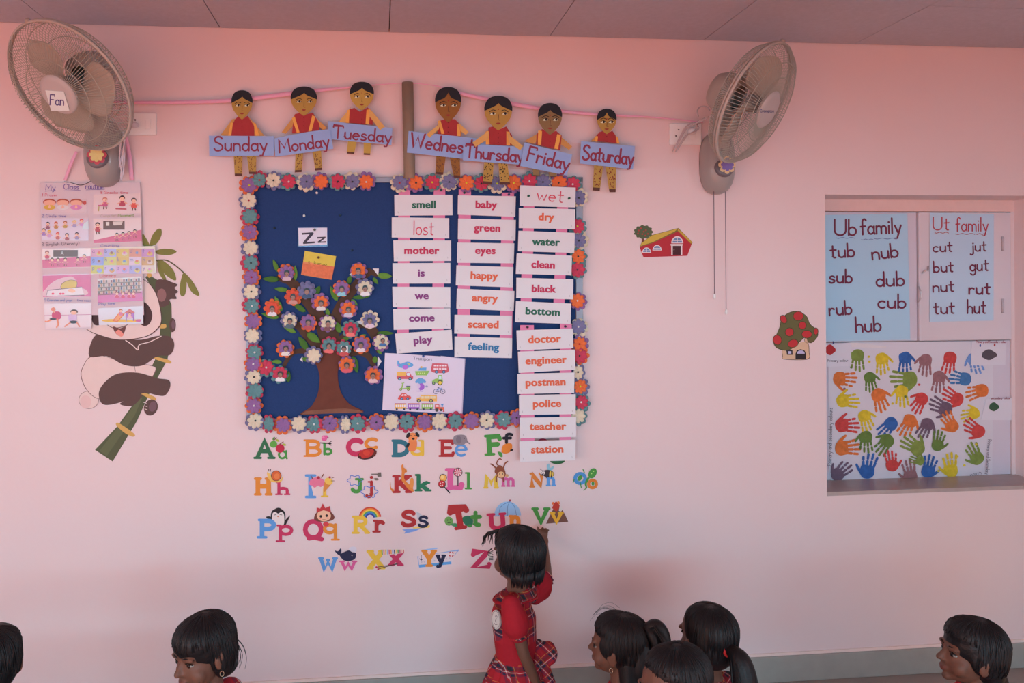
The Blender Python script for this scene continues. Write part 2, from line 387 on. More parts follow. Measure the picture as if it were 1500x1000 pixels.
# ================================================================== the room
def wall_paint():
    m = bpy.data.materials.new('pink_wall_paint'); m.use_nodes = True; nt = m.node_tree; b = nt.nodes['Principled BSDF']
    tc = nt.nodes.new('ShaderNodeTexCoord')
    n = nt.nodes.new('ShaderNodeTexNoise'); n.inputs['Scale'].default_value = 1.6; n.inputs['Detail'].default_value = 4
    nt.links.new(tc.outputs['Object'], n.inputs['Vector'])
    mx = nt.nodes.new('ShaderNodeMix'); mx.data_type = 'RGBA'
    mx.inputs['A'].default_value = (*WALL_A, 1); mx.inputs['B'].default_value = (*WALL_B, 1)
    nt.links.new(n.outputs['Fac'], mx.inputs['Factor'])
    # one chipped grey patch low on the wall
    c = P(336, 917); g = nt.nodes.new('ShaderNodeVectorMath'); g.operation = 'DISTANCE'
    n3 = nt.nodes.new('ShaderNodeTexNoise'); n3.inputs['Scale'].default_value = 45; nt.links.new(tc.outputs['Object'], n3.inputs['Vector'])
    ad = nt.nodes.new('ShaderNodeVectorMath'); ad.operation = 'MULTIPLY_ADD'
    ad.inputs[1].default_value = (.012, .012, .012); nt.links.new(n3.outputs['Color'], ad.inputs[0]); nt.links.new(tc.outputs['Object'], ad.inputs[2])
    nt.links.new(ad.outputs[0], g.inputs[0]); g.inputs[1].default_value = (c.x + .006, c.y + .006, c.z + .006)
    lt = nt.nodes.new('ShaderNodeMath'); lt.operation = 'LESS_THAN'; lt.inputs[1].default_value = 0.027
    nt.links.new(g.outputs['Value'], lt.inputs[0])
    m2 = nt.nodes.new('ShaderNodeMix'); m2.data_type = 'RGBA'; m2.inputs['B'].default_value = (0.20, 0.15, 0.155, 1)
    nt.links.new(mx.outputs['Result'], m2.inputs['A']); nt.links.new(lt.outputs[0], m2.inputs['Factor'])
    nt.links.new(m2.outputs['Result'], b.inputs['Base Color'])
    n2 = nt.nodes.new('ShaderNodeTexNoise'); n2.inputs['Scale'].default_value = 60; n2.inputs['Detail'].default_value = 5
    nt.links.new(tc.outputs['Object'], n2.inputs['Vector'])
    bp = nt.nodes.new('ShaderNodeBump'); bp.inputs['Strength'].default_value = 0.12; bp.inputs['Distance'].default_value = 0.004
    nt.links.new(n2.outputs['Fac'], bp.inputs['Height']); nt.links.new(bp.outputs['Normal'], b.inputs['Normal'])
    b.inputs['Roughness'].default_value = 0.55; b.inputs['Specular IOR Level'].default_value = 0.25
    return m
WALL_A = (0.80, 0.645, 0.65); WALL_B = (0.85, 0.705, 0.71)
pink = wall_paint()
ZC = P(555, 48).z
X0, X1, Y0 = -4.2, 4.4, -6.4
wl = P(1210, 500).x; wr = P(1536, 500).x; wt_ = P(1210, 285).z; wb = P(1210, 721).z
WD = 0.20                                     # depth of the window recess
def struct(o, label=None): o['kind'] = 'structure'; return o
mb = MB()
mb.box((X0, 0, 0), (wl, .24, ZC + .1), pink); mb.box((wr, 0, 0), (X1, .24, ZC + .1), pink)
mb.box((wl, 0, wt_), (wr, .24, ZC + .1), pink); mb.box((wl, 0, 0), (wr, .24, wb), pink)
struct(mb.build('wall_back'))
def holed(name, x0, x1, u0, u1, axis, h0, h1, z0, z1):
    mb = MB(); T = ZC + .1
    for a, b, c, d in ((u0, h0, 0, T), (h1, u1, 0, T), (h0, h1, 0, z0), (h0, h1, z1, T)):
        if b - a > .01 and d - c > .01:
            mb.box((x0, a, c) if axis == 'y' else (a, x0, c), (x1, b, d) if axis == 'y' else (b, x1, d), pink)
    return struct(mb.build(name))
holed('wall_left', X0 - .2, X0, Y0, .24, 'y', -5.4, -2.3, .9, 2.1)
holed('wall_right', X1, X1 + .2, Y0, .24, 'y', -4.8, -3.5, .9, 2.1)
holed('wall_front', Y0 - .2, Y0, X0 - .2, X1 + .2, 'x', -4.1, 2.8, 0, 2.15)
mb = MB(); mb.box((X0 - .2, Y0 - .2, -.1), (X1 + .2, .24, 0), M((150, 138, 134), .5, .12, 8)); struct(mb.build('floor'))
sk = M((150, 142, 138), .6, .12, 14, bump=.2)
zb = P(555, 991.5).z
mb = MB(); mb.box((X0, -.014, 0), (X1, 0, zb), sk); struct(mb.build('baseboard_back', bevel=.004))
mb = MB(); mb.box((X0, -.006, zb), (X1, 0, zb + .012), M((228, 196, 192), .6)); struct(mb.build('trim_1'))
# ceiling of square panels with open joints
ILL = (.62, .38, .34)
cm = M((152, 124, 128), .9, .10, 55, bump=.25); dark = M((70, 52, 52), .9)
seams = [P(x, y).x for x, y in ((75, 36), (323, 42), (570, 48), (805, 55), (1030, 60), (1250, 66), (1457, 72))]
dx = (seams[-1] - seams[0]) / 6
while seams[0] > X0: seams.insert(0, seams[0] - dx)
while seams[-1] < X1: seams.append(seams[-1] + dx)
mb = MB(); mb.box((X0 - .2, Y0 - .2, ZC + .014), (X1 + .2, .24, ZC + .1), dark)
rows = [-.004, -.48] + [-.48 - dx * i for i in range(1, 12)]
rr = random.Random(3)
for i in range(len(seams) - 1):
    for j in range(len(rows) - 1):
        a, b = max(seams[i], X0) + .002, min(seams[i + 1], X1) - .002
        c, d = max(rows[j + 1], Y0) + .002, rows[j] - .002
        if b - a > .02 and d - c > .02:
            z = ZC + rr.uniform(0, .003)
            mb.box((a, c, z), (b, d, z + .012), cm)
struct(mb.build('ceiling'))
ILL = (.90, .80, .83)
# stone sill, frame head and the two pairs of shutters of the window
mb = MB(); mb.box((wl, -.004, wb - .015), (wr, WD + .03, wb + .002), M((170, 150, 150), .35, .15, 20)); struct(mb.build('trim_2'))
white = M((214, 194, 204), .5, .05, 6, bump=.06); lav = M((206, 190, 206), .5, .05, 6)
win = bpy.data.objects.new('window_1', None); COL.objects.link(win); win.location = (wl, WD, wb); win['kind'] = 'structure'
zt2 = P(1345, 311, WD).z; zm = P(1410, 499, WD).z
xm = P(1343, 400, WD).x; xr = P(1478, 400, WD).x
mb = MB(); mb.box((wl - .05, WD + .02, wb - .02), (wr + .05, WD + .05, wt_ + .02), M((216, 176, 178), .6)); mb.box((wl, WD - .012, zt2 + .004), (wr, WD + .02, wt_), M((226, 184, 182), .55)); mb.build('window_frame', win)
mb = MB(); mb.box((wl, WD - .004, zm + .004), (xm - .002, WD + .02, zt2), lav); mb.build('shutter', win, .003)
hs = mb = MB(); mb.box((xm + .002, WD - .014, zm + .004), (xr, WD + .02, zt2), white); sh = mb.build('shutter', win, .004)
for py in (357, 448):
    p = P(1468, py, WD - .014); mb = MB(); mb.tube([p + Vector((0, -.004, -.034)), p + Vector((0, -.004, .034))], .006, M((190, 170, 180), .4)); mb.build('hinge', sh)
p = P(1355, 397, WD - .014); mb = MB()
mb.tube([p + Vector((-.018, -.004, -.012)), p + Vector((-.006, -.012, .004)), p + Vector((.004, -.014, 0)), p + Vector((.012, -.006, .022))], .0035, M((200, 185, 190), .3, 0, metal=.6)); mb.build('latch', sh)
p = P(1344, 430, WD - .014); mb = MB()
mb.tube([p + Vector((-.004, -.01, .035)), p + Vector((.002, -.022, .01)), p + Vector((.002, -.022, -.02)), p + Vector((-.006, -.008, -.04))], .004, M((200, 185, 190), .3, 0, metal=.6)); mb.build('handle', sh)
mb = MB(); mb.box((wl, WD - .004, wb + .002), (xr, WD + .02, zm), lav); mb.build('shutter', win, .003)
mb = MB(); mb.box((xr + .001, WD - .01, wb + .002), (wr, WD + .02, zt2 + .004), pink); mb.build('window_jamb', win)

# unseen mat added to bounce warm sunlight up the wall
mat_ = MB(); mat_.box((-3.9, -6.2, 0), (2.6, -1.9, .008), M((204, 128, 96), .95, .15, 30)); t_ = mat_.build('bounce_mat'); tag(recentre(t_), 'large unseen terracotta mat added to bounce warm light onto the wall', 'mat')

# ================================================================== the notice board
BY = -.018
def px_box(mb, x0, y0, x1, y1, ya, yb, m):
    a, b, c, d = [P(*q, yb) for q in ((x0, y0), (x1, y0), (x1, y1), (x0, y1))]
    mb.slab([a, b, c, d], Vector((0, ya - yb, 0)), m)
board = thing('notice_board', 'large blue felt notice board with grey frame edged by paper flowers', 'board', P(612, 620))
mb = MB(); px_box(mb, 366, 264, 847, 618, 0, BY, M((42, 62, 108), .95, .16, 160, bump=.15, spec=.1)); mb.build('felt_panel', board)
mb = MB(); fm = M((142, 134, 146), .4, .05, 10, metal=.35)
for a in ((360, 259, 854, 267), (360, 613, 854, 621), (360, 259, 369, 621), (844, 259, 854, 621)): px_box(mb, *a, 0, BY - .008, fm)
mb.build('frame', board, .002)

OR, PU, TE, CR, CM_, BL = (222, 106, 62), (140, 98, 150), (98, 134, 140), (192, 62, 88), (214, 194, 174), (118, 112, 150)
RO = (216, 84, 66)
CN = {OR: 'orange', PU: 'purple', TE: 'teal', CR: 'crimson', CM_: 'cream', BL: 'blue-grey', RO: 'red'}
def petals(name, cx, cy, r, y, c, parent, lift, rot, sx=1.0, tilt=0.0, n=8):
    """one layer of a cut paper flower: scalloped edge, petals lifted off the middle"""
    o = P(cx, cy, y); s = (P(cx + 1, cy, y) - o).length
    m = M(c, .85, .08, 60, bump=.1); mb = MB(); N = n * 8
    rings = [0.0, .35, .7, 1.0]; vs = [tuple(o)]; fs = []
    for q in rings[1:]:
        for i in range(N):
            a = 2 * PI * i / N
            k = 1.0 if q < .6 else 1 - (1 - abs(math.cos(a * n / 2))**.6) * .26 * (q if q < 1 else 1)
            rr_ = r * q * k * (1 if q < 1 else 1)
            u, v = rr_ * math.cos(a + rot) * sx, rr_ * math.sin(a + rot)
            z = lift * q * q + lift * .35 * math.cos(a * n / 2 * 2) * q + tilt * u / r * .008
            vs.append((o.x + u * s, o.y - z, o.z - v * s))
    for i in range(N):
        j = (i + 1) % N
        fs.append([0, 1 + i, 1 + j])
        for k in range(2):
            b = 1 + k * N; fs.append([b + i, b + N + i, b + N + j, b + j])
    mb.add(vs, fs, m, True); ob = mb.build(name, parent)
    sd = ob.modifiers.new('paper', 'SOLIDIFY'); sd.thickness = .0006
    return ob
def flower(cx, cy, front, back, label, group, name='paper_flower', pin=None, y=BY - .012, r1=11.0, r2=14.2, sx=1.0):
    rd = random.Random(int(cx * 31 + cy * 7))
    t = thing(name, label, 'flower', P(cx, cy, y), group)
    petals('back_petals', cx + rd.uniform(-1.2, 1.2), cy + rd.uniform(-1.2, 1.8), r2 * rd.uniform(.95, 1.05), y, back, t, .004, rd.uniform(0, 1), sx, rd.uniform(-1, 1))
    petals('front_petals', cx, cy, r1 * rd.uniform(.95, 1.06), y - .007, front, t, .005, rd.uniform(0, 1), sx, rd.uniform(-1, 1))
    if pin:
        mb = MB(); mb.ball(P(cx, cy, y - .012), .0042, M(pin, .35, 0), seg=8, rings=6); mb.build('pin', t)
    return t
ORD = ['first', 'second', 'third', 'fourth', 'fifth', 'sixth', 'seventh', 'eighth', 'ninth', 'tenth', 'eleventh', 'twelfth', 'thirteenth', 'fourteenth', 'fifteenth',
       'sixteenth', 'seventeenth', 'eighteenth', 'nineteenth', 'twentieth', 'twenty-first', 'twenty-second']
W_, Y_, R_, D_ = (235, 225, 225), (225, 215, 60), (190, 50, 60), (52, 60, 66)
top = [(365, 271, PU, OR, Y_), (380, 263.5, TE, CR, R_), (400.5, 264, CM_, BL, D_), (423, 266, CR, TE, W_), (449, 266, BL, CM_, D_), (470.5, 266, OR, PU, None), (494.6, 266, CR, TE, D_),
       (516, 266, BL, CM_, D_), (536.6, 266.4, OR, PU, W_), (585.3, 267.6, BL, CM_, R_), (609.5, 267.6, OR, PU, D_), (633.3, 267, CR, TE, Y_), (658, 266.5, BL, CM_, D_),
       (683.2, 267.6, OR, PU, Y_), (705, 268.7, CR, TE, D_), (728.3, 268.7, BL, CM_, Y_), (752.5, 267.6, OR, PU, Y_), (775.6, 265.4, CR, TE, W_), (795.4, 266.5, BL, CM_, D_), (818.5, 267.6, OR, PU, D_), (839, 269.8, CR, TE, W_)]
right = [(848.2, 289.6, BL, CM_, D_), (846, 331.4, CR, TE, Y_), (848.2, 352.3, BL, CM_, D_), (847, 375.4, OR, TE, D_), (846, 395.2, CR, TE, D_), (846, 440.3, OR, PU, W_), (847.2, 478.4, BL, CM_, W_), (849, 503.7, OR, PU, R_),
         (849, 521, CR, OR, D_), (846.8, 545, CM_, BL, D_), (850, 565.8, OR, BL, Y_), (851.4, 588.8, CR, TE, W_), (846.8, 609, CM_, TE, None)]
bottom = [(374, 616, CM_, BL, D_), (394, 620, TE, CR, None), (415, 622, PU, OR, None), (438, 620, CM_, BL, None), (460, 621, TE, CR, W_), (483, 620, PU, OR, D_), (506.4, 621, CM_, BL, None), (524, 620, TE, CR, W_), (551, 618.5, PU, OR, D_),
          (573.5, 617.3, CM_, BL, None), (596, 617.6, TE, CR, D_), (621.8, 617.6, PU, OR, None), (643.9, 616.4, CM_, BL, None), (666.9, 616.4, TE, CR, D_), (690.3, 616.4, PU, OR, None), (712.9, 615.3, CM_, BL, D_), (737.5, 614, TE, CR, W_), (757, 611.8, PU, OR, D_)]
left = [(364.4, 294, CM_, BL, R_), (366, 317, TE, CR, None), (366, 340, PU, OR, (215, 90, 120)), (367.4, 363, CM_, BL, None), (367.4, 385, TE, CR, D_), (368, 406, PU, OR, R_), (368, 427, CM_, BL, D_), (369, 448, TE, CR, W_), (371, 470, PU, OR, None),
        (370, 491.6, CM_, BL, None), (373, 516, TE, CR, W_), (371, 533, PU, OR, W_), (372, 552, CM_, BL, D_), (374, 572, TE, CR, None), (372, 594, PU, OR, W_)]
for edge, lst, frm in (('top', top, 'from the left'), ('right', right, 'from the top'), ('bottom', bottom, 'from the left'), ('left', left, 'from the top')):
    for i, (x, y, f, b, pn) in enumerate(lst):
        lab = '%s paper flower over %s petals, %s %s along the board\'s %s edge' % (CN[f], CN[b], ORD[i], frm, edge)
        flower(x, y, f, b, lab, 'paper flowers edging the notice board', pin=pn, sx=.72 if (x, y) in ((506.4, 621), (846.8, 545), (394, 620)) else 1.0)
flower(390, 538, CR, TE, 'crimson paper flower on teal lying on blue felt left of the paper tree', 'paper flowers edging the notice board', pin=W_, y=BY - .006)

# ------------------------------------------------------------------ the paper tree
T8 = crop(370, 360, 3.846)
tree = thing('paper_tree', 'brown cut-paper tree with green leaves pinned to the blue board', 'paper tree', P(487, 607, BY))
a = Art(T8, BY - .003, .85, step=4e-5)
bark, bark2 = M((104, 56, 46), .85, .22, 24, bump=.2), M((82, 56, 46), .9, .15, 20, bump=.2)
for pts, ws in (([(420, 600), (340, 592), (240, 596), (200, 635), (172, 685)], [40, 30, 26, 24, 22]), ([(420, 610), (330, 530), (262, 455), (205, 420), (148, 385)], [58, 48, 40, 30, 22]),
                ([(430, 560), (392, 430), (318, 320), (240, 222), (150, 180)], [90, 72, 66, 52, 36]), ([(440, 560), (465, 420), (530, 290), (598, 205), (650, 150), (696, 158)], [80, 66, 58, 50, 44, 30]),
                ([(470, 560), (560, 470), (630, 440), (682, 488), (702, 545), (704, 596)], [40, 40, 44, 56, 40, 16]), ([(470, 600), (590, 600), (645, 615), (672, 650), (690, 690)], [44, 32, 34, 34, 26]), ([(428, 640), (424, 430)], 104)):
    a.line(pts, ws, bark2, True)
a.poly(smooth_pts([(272, 950), (330, 905), (368, 830), (378, 745), (368, 690), (352, 640), (430, 585), (508, 640), (484, 690), (481, 750), (498, 825), (545, 890), (625, 937), (450, 942)], True, 4), bark)
a.poly([(276, 949), (300, 930), (420, 920), (520, 915), (600, 925), (624, 937), (450, 943)], M((128, 82, 68), .85, .25, 30))
tr = a.build('trunk', tree)
sd = tr.modifiers.new('paper', 'SOLIDIFY'); sd.thickness = .001
LV = [((145, 150), (115, 75), 26), ((150, 190), (55, 185), 34), ((240, 195), (240, 110), 26), ((200, 250), (120, 240), 28), ((350, 275), (380, 225), 34), ((165, 370), (125, 283), 30), ((150, 405), (48, 380), 32), ((300, 372), (225, 322), 32), ((245, 490), (165, 445), 28),
      ((305, 490), (382, 545), 44), ((310, 585), (258, 510), 38), ((425, 395), (420, 350), 24), ((478, 312), (437, 225), 34), ((540, 215), (552, 165), 28), ((702, 165), (787, 172), 36), ((678, 178), (708, 217), 22), ((560, 293), (664, 284), 24), ((555, 303), (592, 335), 24), ((495, 490), (472, 428), 36),
      ((700, 492), (796, 492), 26), ((703, 578), (727, 612), 22), ((690, 660), (690, 618), 30), ((565, 620), (590, 716), 40), ((165, 655), (105, 650), 24), ((315, 645), (276, 632), 24), ((200, 770), (204, 700), 26), ((600, 520), (640, 500), 26), ((495, 540), (560, 505), 24)]
for i, (b, t, wd) in enumerate(LV):
    dx_, dy_ = t[0] - b[0], t[1] - b[1]; L = math.hypot(dx_, dy_); nx, ny = -dy_ / L, dx_ / L
    y = BY - .006; g = [(84, 122, 48), (66, 106, 44), (98, 136, 56)][i % 3]; m = M(g, .8, .2, 40, bump=.1); mb = MB()
    rows_ = []
    for k in range(9):
        u = k / 8; h = wd / 2 * (math.sin(PI * u ** .8)) ** .8 if 0 < u < 1 else 0
        c = (b[0] + dx_ * u, b[1] + dy_ * u); lift = .006 * u
        rows_.append([P(*T8(c[0] + nx * h, c[1] + ny * h), y - lift - .004), P(*T8(*c), y - lift), P(*T8(c[0] - nx * h, c[1] - ny * h), y - lift - .004)])
    vs = [p for r_ in rows_ for p in r_]; fs = []
    for k in range(8):
        for q in (0, 1): fs.append([k * 3 + q, k * 3 + q + 1, k * 3 + 4 + q, k * 3 + 3 + q])
    mb.add(vs, fs, m, True); lo = mb.build('leaf', tree); sd = lo.modifiers.new('paper', 'SOLIDIFY'); sd.thickness = .0005
for pts in ([(575, 428), (612, 420), (645, 438), (620, 446)], [(676, 127), (711, 128), (708, 168), (694, 150)], [(705, 620), (727, 650), (702, 690)], [(282, 622), (266, 640), (282, 655)], [(545, 160), (560, 150), (556, 185)]):
    o = sheet('curled_leaf_back', pts, BY - .012, M((215, 205, 215), .7), tree, .0005, T8)
# photo flowers
SK = (150, 96, 78); HB = (28, 24, 28)
PF = [(192, 152, PU, OR, 1, (192, 150, 162), 'with girl\'s photo, top left of the tree'), (305, 252, BL, BL, 1, (40, 50, 92), 'with photo of a standing child, beside the orange drawing'), (227, 285, RO, OR, 1, (190, 120, 110), 'with photo, second down at the tree\'s left'),
      (385, 320, OR, PU, 1, (205, 190, 190), 'with photo, in the middle of the crown'), (595, 138, OR, PU, 1, (40, 50, 100), 'with photo, topmost on the tree\'s right branch'), (502, 240, PU, OR, 1, (130, 180, 195), 'with photo cut straight at the chest, right branch'),
      (634, 237, CM_, BL, 1, (220, 205, 210), 'with photo, right end of the upper row'), (540, 357, OR, PU, 1, (190, 170, 190), 'with photo, below the right branch fork'), (110, 352, RO, OR, 1, (215, 195, 205), 'with photo, leftmost of the tree'),
      (210, 420, CM_, BL, 1, (70, 76, 88), 'with photo and dark pin, left mid branch'), (313, 428, PU, OR, 1, (170, 40, 50), 'with photo of child in red, left of the trunk fork'), (425, 435, CM_, PU, 1, (110, 44, 52), 'with photo, centre of the trunk fork'),
      (552, 467, CR, TE, 1, (222, 96, 90), 'with faded photo, right of the trunk fork'), (660, 418, BL, CM_, 1, (212, 180, 200), 'with photo beside curled white leaf at right'), (725, 540, CM_, PU, 2, (50, 90, 150), 'with small photo, rightmost of the tree'),
      (187, 575, PU, OR, 1, (222, 205, 200), 'with photo, lower left branch'), (430, 560, TE, CR, 1, (216, 88, 84), 'with photo at the top of the trunk'), (515, 577, TE, CR, 3, (190, 50, 50), 'with white-backed photo right of the trunk top'),
      (610, 555, PU, OR, 1, (215, 190, 200), 'with photo, lower right branch'), (345, 617, CM_, BL, 0, None, 'without photo, left of the trunk'), (530, 670, OR, PU, 1, (205, 70, 84), 'with photo right of the bare trunk'),
      (678, 728, OR, PU, 1, (216, 170, 178), 'with photo hanging lowest at the right'), (155, 720, CR, TE, 1, (222, 210, 215), 'with photo hanging lowest at the left')]
for (x, y, f, b, kind, sh_, desc) in PF:
    px, py = T8(x, y); yy = BY - .013
    fl = flower(px, py, f, b, '%s paper flower %s' % (CN[f], desc), 'flowers with children\'s photos on the paper tree', 'photo_flower', y=yy, r1=11, r2=13.6)
    if kind:
        # a cut-out portrait print
        A = Art(T8, yy - .0145, .35, step=4e-5); ox = 8 if kind == 2 else 0; oy = 14 if kind != 2 else 2; s_ = .8 if kind == 2 else 1.0
        cx, cy = x + ox, y + oy
        q = lambda dx, dy: (cx + dx * s_, cy + dy * s_)
        if kind == 3: A.poly([q(-18, -28), q(22, -28), q(22, 26), q(-18, 26)], (222, 210, 216))
        A.sm([q(-25, 27), q(-22, 12), q(-8, 6), q(8, 6), q(22, 12), q(25, 27), q(0, 30)], sh_)
        A.ell(*q(0, -12), 15 * s_, 17 * s_, HB); A.ell(*q(0, -6), 11.5 * s_, 15 * s_, SK); A.rect(*q(-4, 4), *q(4, 10), SK)
        A.sm([q(-13, -10), q(-12, -24), q(0, -29), q(12, -24), q(13, -10), q(7, -17), q(-4, -18)], HB)
        for d in (-5, 5): A.ell(*q(d, -7), 1.9, 1.5, HB)
        A.line([q(-4, 2), q(4, 2)], 1.6, (120, 50, 50))
        pr = A.build('photo', fl)
        md = pr.modifiers.new('paper', 'SOLIDIFY'); md.thickness = .0004

# ------------------------------------------------------------------ loose sheets and pins on the felt
def pushpin(px, py, y, c, label, group='push pins in the notice board'):
    t = thing('push_pin', label, 'push pin', P(px, py, y), group)
    p = P(px, py, y); mb = MB(); B = Matrix.Rotation(PI / 2, 3, 'X')
    mb.lathe([(0, 0.010), (.0042, .010), (.0046, .0075), (.0026, .006), (.0026, .003), (.005, .001), (.0052, 0)], B, p, M(c, .3, 0), 12); mb.build('head', t)
    return t
for (x, y, c, l) in ((464.2, 282.4, W_, 'white push pin in blue felt just below the border flowers'), (445.5, 316, W_, 'white push pin in blue felt above the Zz card'), (498.5, 315, (38, 60, 84), 'dark blue push pin in the felt right of the white pins'),
                     (515.5, 366.6, (40, 58, 80), 'dark green-blue push pin in the felt right of the Zz card'), (402, 334, (40, 60, 80), 'dark push pin in felt left of the Zz card')):
    pushpin(x, y, BY, c, l)
zz = thing('letter_card', 'white laminated card lettered Zz pinned on blue felt', 'card', P(458, 359, BY))
pl = crop(340, 240, 5)
sheet('film', [(480, 462), (700, 461), (700, 604), (482, 606)], BY - .003, M((70, 84, 140), .15, 0, spec=.6), zz, .0004, pl)
zc = sheet('card', [(485, 470), (695, 468), (695, 590), (488, 599)], BY - .0045, M((214, 205, 224), .5, .03), zz, .0008, pl)
A = Art(pl, BY - .0056); z1 = [(512, 505), (594, 500), (598, 512), (545, 572), (605, 568), (606, 580), (520, 586), (520, 574), (568, 514), (512, 518)]
A.poly(z1, (66, 62, 78)); A.poly([(622, 535), (684, 532), (684, 542), (648, 568), (686, 566), (686, 576), (628, 578), (628, 568), (662, 544), (622, 546)], (66, 62, 78)); A.build('lettering', zc)
pushpin(340 + 605 / 5, 240 + 482 / 5, BY - .0058, (70, 92, 96), 'grey-green push pin holding the Zz card')
dr = thing('crayon_drawing', 'small tilted yellow and orange crayon drawing pinned above the tree', 'drawing', P(466, 410, BY))
dp = sheet('paper', [(533, 636), (762, 676), (728, 848), (505, 812)], BY - .005, M((214, 186, 84), .85, .10, 50), dr, .0006, pl)
A = Art(pl, BY - .0056, .9); A.poly([(521, 716), (640, 736), (748, 752), (729, 847), (506, 811)], M((214, 116, 84), .9, .25, 80))
A.poly([(521, 716), (575, 720), (640, 740), (560, 735), (519, 726)], M((222, 140, 96), .9, .2, 80)); A.text('E', 560, 726, 14, 2.2, (74, 70, 40)); A.text('karuo', 600, 734, 22, 2.2, (74, 70, 40), 6, width=92); A.build('crayon', dp)
pushpin(340 + 632 / 5, 240 + 685 / 5, BY - .006, (120, 70, 48), 'brown push pin holding the crayon drawing')

# transport chart
tc_ = crop(555, 510, 9.526)
ch = thing('transport_chart', 'laminated white chart of coloured vehicles headed Transport on blue felt', 'chart', P(620, 606, BY))
pc = sheet('chart_sheet', [(85, 65), (330, 78), (860, 112), (1192, 150), (1150, 920), (800, 900), (48, 860)], BY - .006, M((212, 194, 216), .22, .03, 6, spec=.5), ch, .0009, tc_)
sheet('film_edge', [(860, 104), (1205, 142), (1205, 160), (1166, 924), (1010, 925), (1140, 918), (1188, 156), (870, 120)], BY - .0052, M((180, 166, 196), .12, 0, spec=.6), ch, .0003, tc_)
A = Art(tc_, BY - .0072, .3)
printed(A, 'Transport', 612, 150, 66, (88, 82, 98), 4, .0)
BL2, RD2, YL2, GR2, VI2, NV2 = (92, 150, 205), (200, 74, 90), (226, 168, 76), (140, 178, 76), (150, 84, 186), (50, 56, 84)
A.sm([(258, 178), (272, 172), (300, 215), (400, 185), (470, 215), (476, 245), (400, 275), (300, 270), (262, 240)], BL2).ell(368, 262, 40, 30, (176, 96, 200)).poly([(395, 215), (420, 205), (440, 225), (420, 235)], (190, 190, 120)).ell(270, 235, 14, 10, (176, 96, 200))
A.poly([(505, 318), (708, 312), (670, 378), (518, 376)], GR2).poly([(540, 308), (570, 272), (665, 268), (660, 310)], BL2).ell(592, 262, 16, 14, YL2)
for k in range(4): A.rect(545 + k * 28, 340, 560 + k * 28, 352, (205, 215, 140))
A.sm([(742, 225), (770, 210), (940, 214), (962, 230), (958, 335), (745, 330)], RD2)
for k in range(5): A.rect(766 + k * 38, 230, 795 + k * 38, 252, (226, 200, 212)); A.rect(764 + k * 38, 276, 793 + k * 38, 298, (226, 200, 212))
for x in (804, 906): A.ell(x, 328, 23, 23, NV2).ell(x, 328, 14, 14, BL2)
A.rect(252, 326, 376, 390, YL2).rect(250, 388, 478, 428, RD2).sm([(380, 395), (384, 345), (412, 332), (440, 350), (452, 395)], RD2).ell(412, 362, 26, 22, (208, 210, 232))
for x in (290, 436): A.ell(x, 424, 24, 24, NV2).ell(x, 424, 12, 12, (120, 160, 190))
A.sm([(748, 480), (760, 440), (820, 420), (880, 430), (884, 480)], GR2).poly([(818, 440), (828, 374), (882, 372), (888, 440)], GR2).poly([(832, 430), (838, 386), (872, 386), (874, 430)], (196, 216, 226)).ell(765, 488, 22, 22, NV2).ell(765, 488, 11, 11, GR2).ell(853, 480, 36, 36, (60, 60, 50)).ell(853, 480, 24, 24, (222, 190, 60))
A.line([(320, 488), (350, 482)], 10, GR2).line([(336, 488), (318, 560)], 16, GR2).line([(318, 565), (400, 560)], 16, GR2).poly([(382, 535), (440, 535), (436, 580), (392, 580)], GR2).rect(382, 524, 440, 536, NV2)
for x in (305, 410): A.ell(x, 572, 18, 18, (100, 120, 60)).ell(x, 572, 8, 8, (190, 205, 130))
for k in range(6): a_ = math.radians(-160 + k * 28); A.ell(582 + 60 * math.cos(a_), 488 + 58 * math.sin(a_), 20, 17, BL2)
A.ell(582, 470, 44, 30, BL2).ell(592, 535, 44, 48, (156, 84, 196)).ell(556, 525, 20, 34, (208, 180, 216)).line([(630, 540), (670, 530)], 10, (156, 84, 196)).ell(668, 532, 16, 14, (150, 140, 180)).line([(530, 596), (612, 600)], 7, VI2).line([(575, 580), (575, 598)], 6, VI2)
for x in (796, 892): A.outline(ell_pts(x, 602, 32, 33, 0, 20), 6, (64, 60, 96)).ell(x, 602, 7, 7, NV2)
A.line([(796, 602), (830, 556), (874, 558), (892, 602)], 6, (110, 140, 200)).line([(830, 556), (842, 602), (874, 558)], 6, (110, 140, 200)).line([(796, 602), (842, 602)], 6, NV2).rect(818, 544, 842, 552, NV2).line([(874, 558), (882, 536)], 5, (110, 140, 200))
A.sm([(268, 690), (290, 660), (320, 630), (370, 624), (400, 655), (440, 668), (448, 700), (400, 715), (280, 712)], (212, 74, 72)).poly([(310, 662), (328, 640), (346, 638), (346, 664)], (226, 200, 212)).poly([(356, 638), (376, 640), (390, 662), (356, 664)], (226, 200, 212))
for x in (318, 402): A.ell(x, 700, 20, 20, NV2).ell(x, 700, 12, 12, BL2)
A.poly([(528, 735), (528, 694), (580, 680), (586, 648), (808, 650), (810, 742)], YL2)
for k in range(5): A.rect(592 + k * 42, 666, 626 + k * 42, 700, (214, 196, 170))
for x in (555, 728): A.ell(x, 730, 26, 26, NV2).ell(x, 730, 14, 14, (176, 176, 90))
A.line([(224, 840), (800, 856)], 6, NV2)
for x0, c in ((222, YL2), (408, VI2), (596, GR2)):
    A.rect(x0, 768 if x0 < 300 else 774, x0 + 158, 846, c); A.rect(x0, 766, x0 + 160, 776, (196, 90, 90))
    for k in range(5): A.rect(x0 + 12 + k * 29, 786, x0 + 34 + k * 29, 820, (222, 208, 222))
    for d in (28, 130): A.ell(x0 + d, 850, 15, 15, NV2)
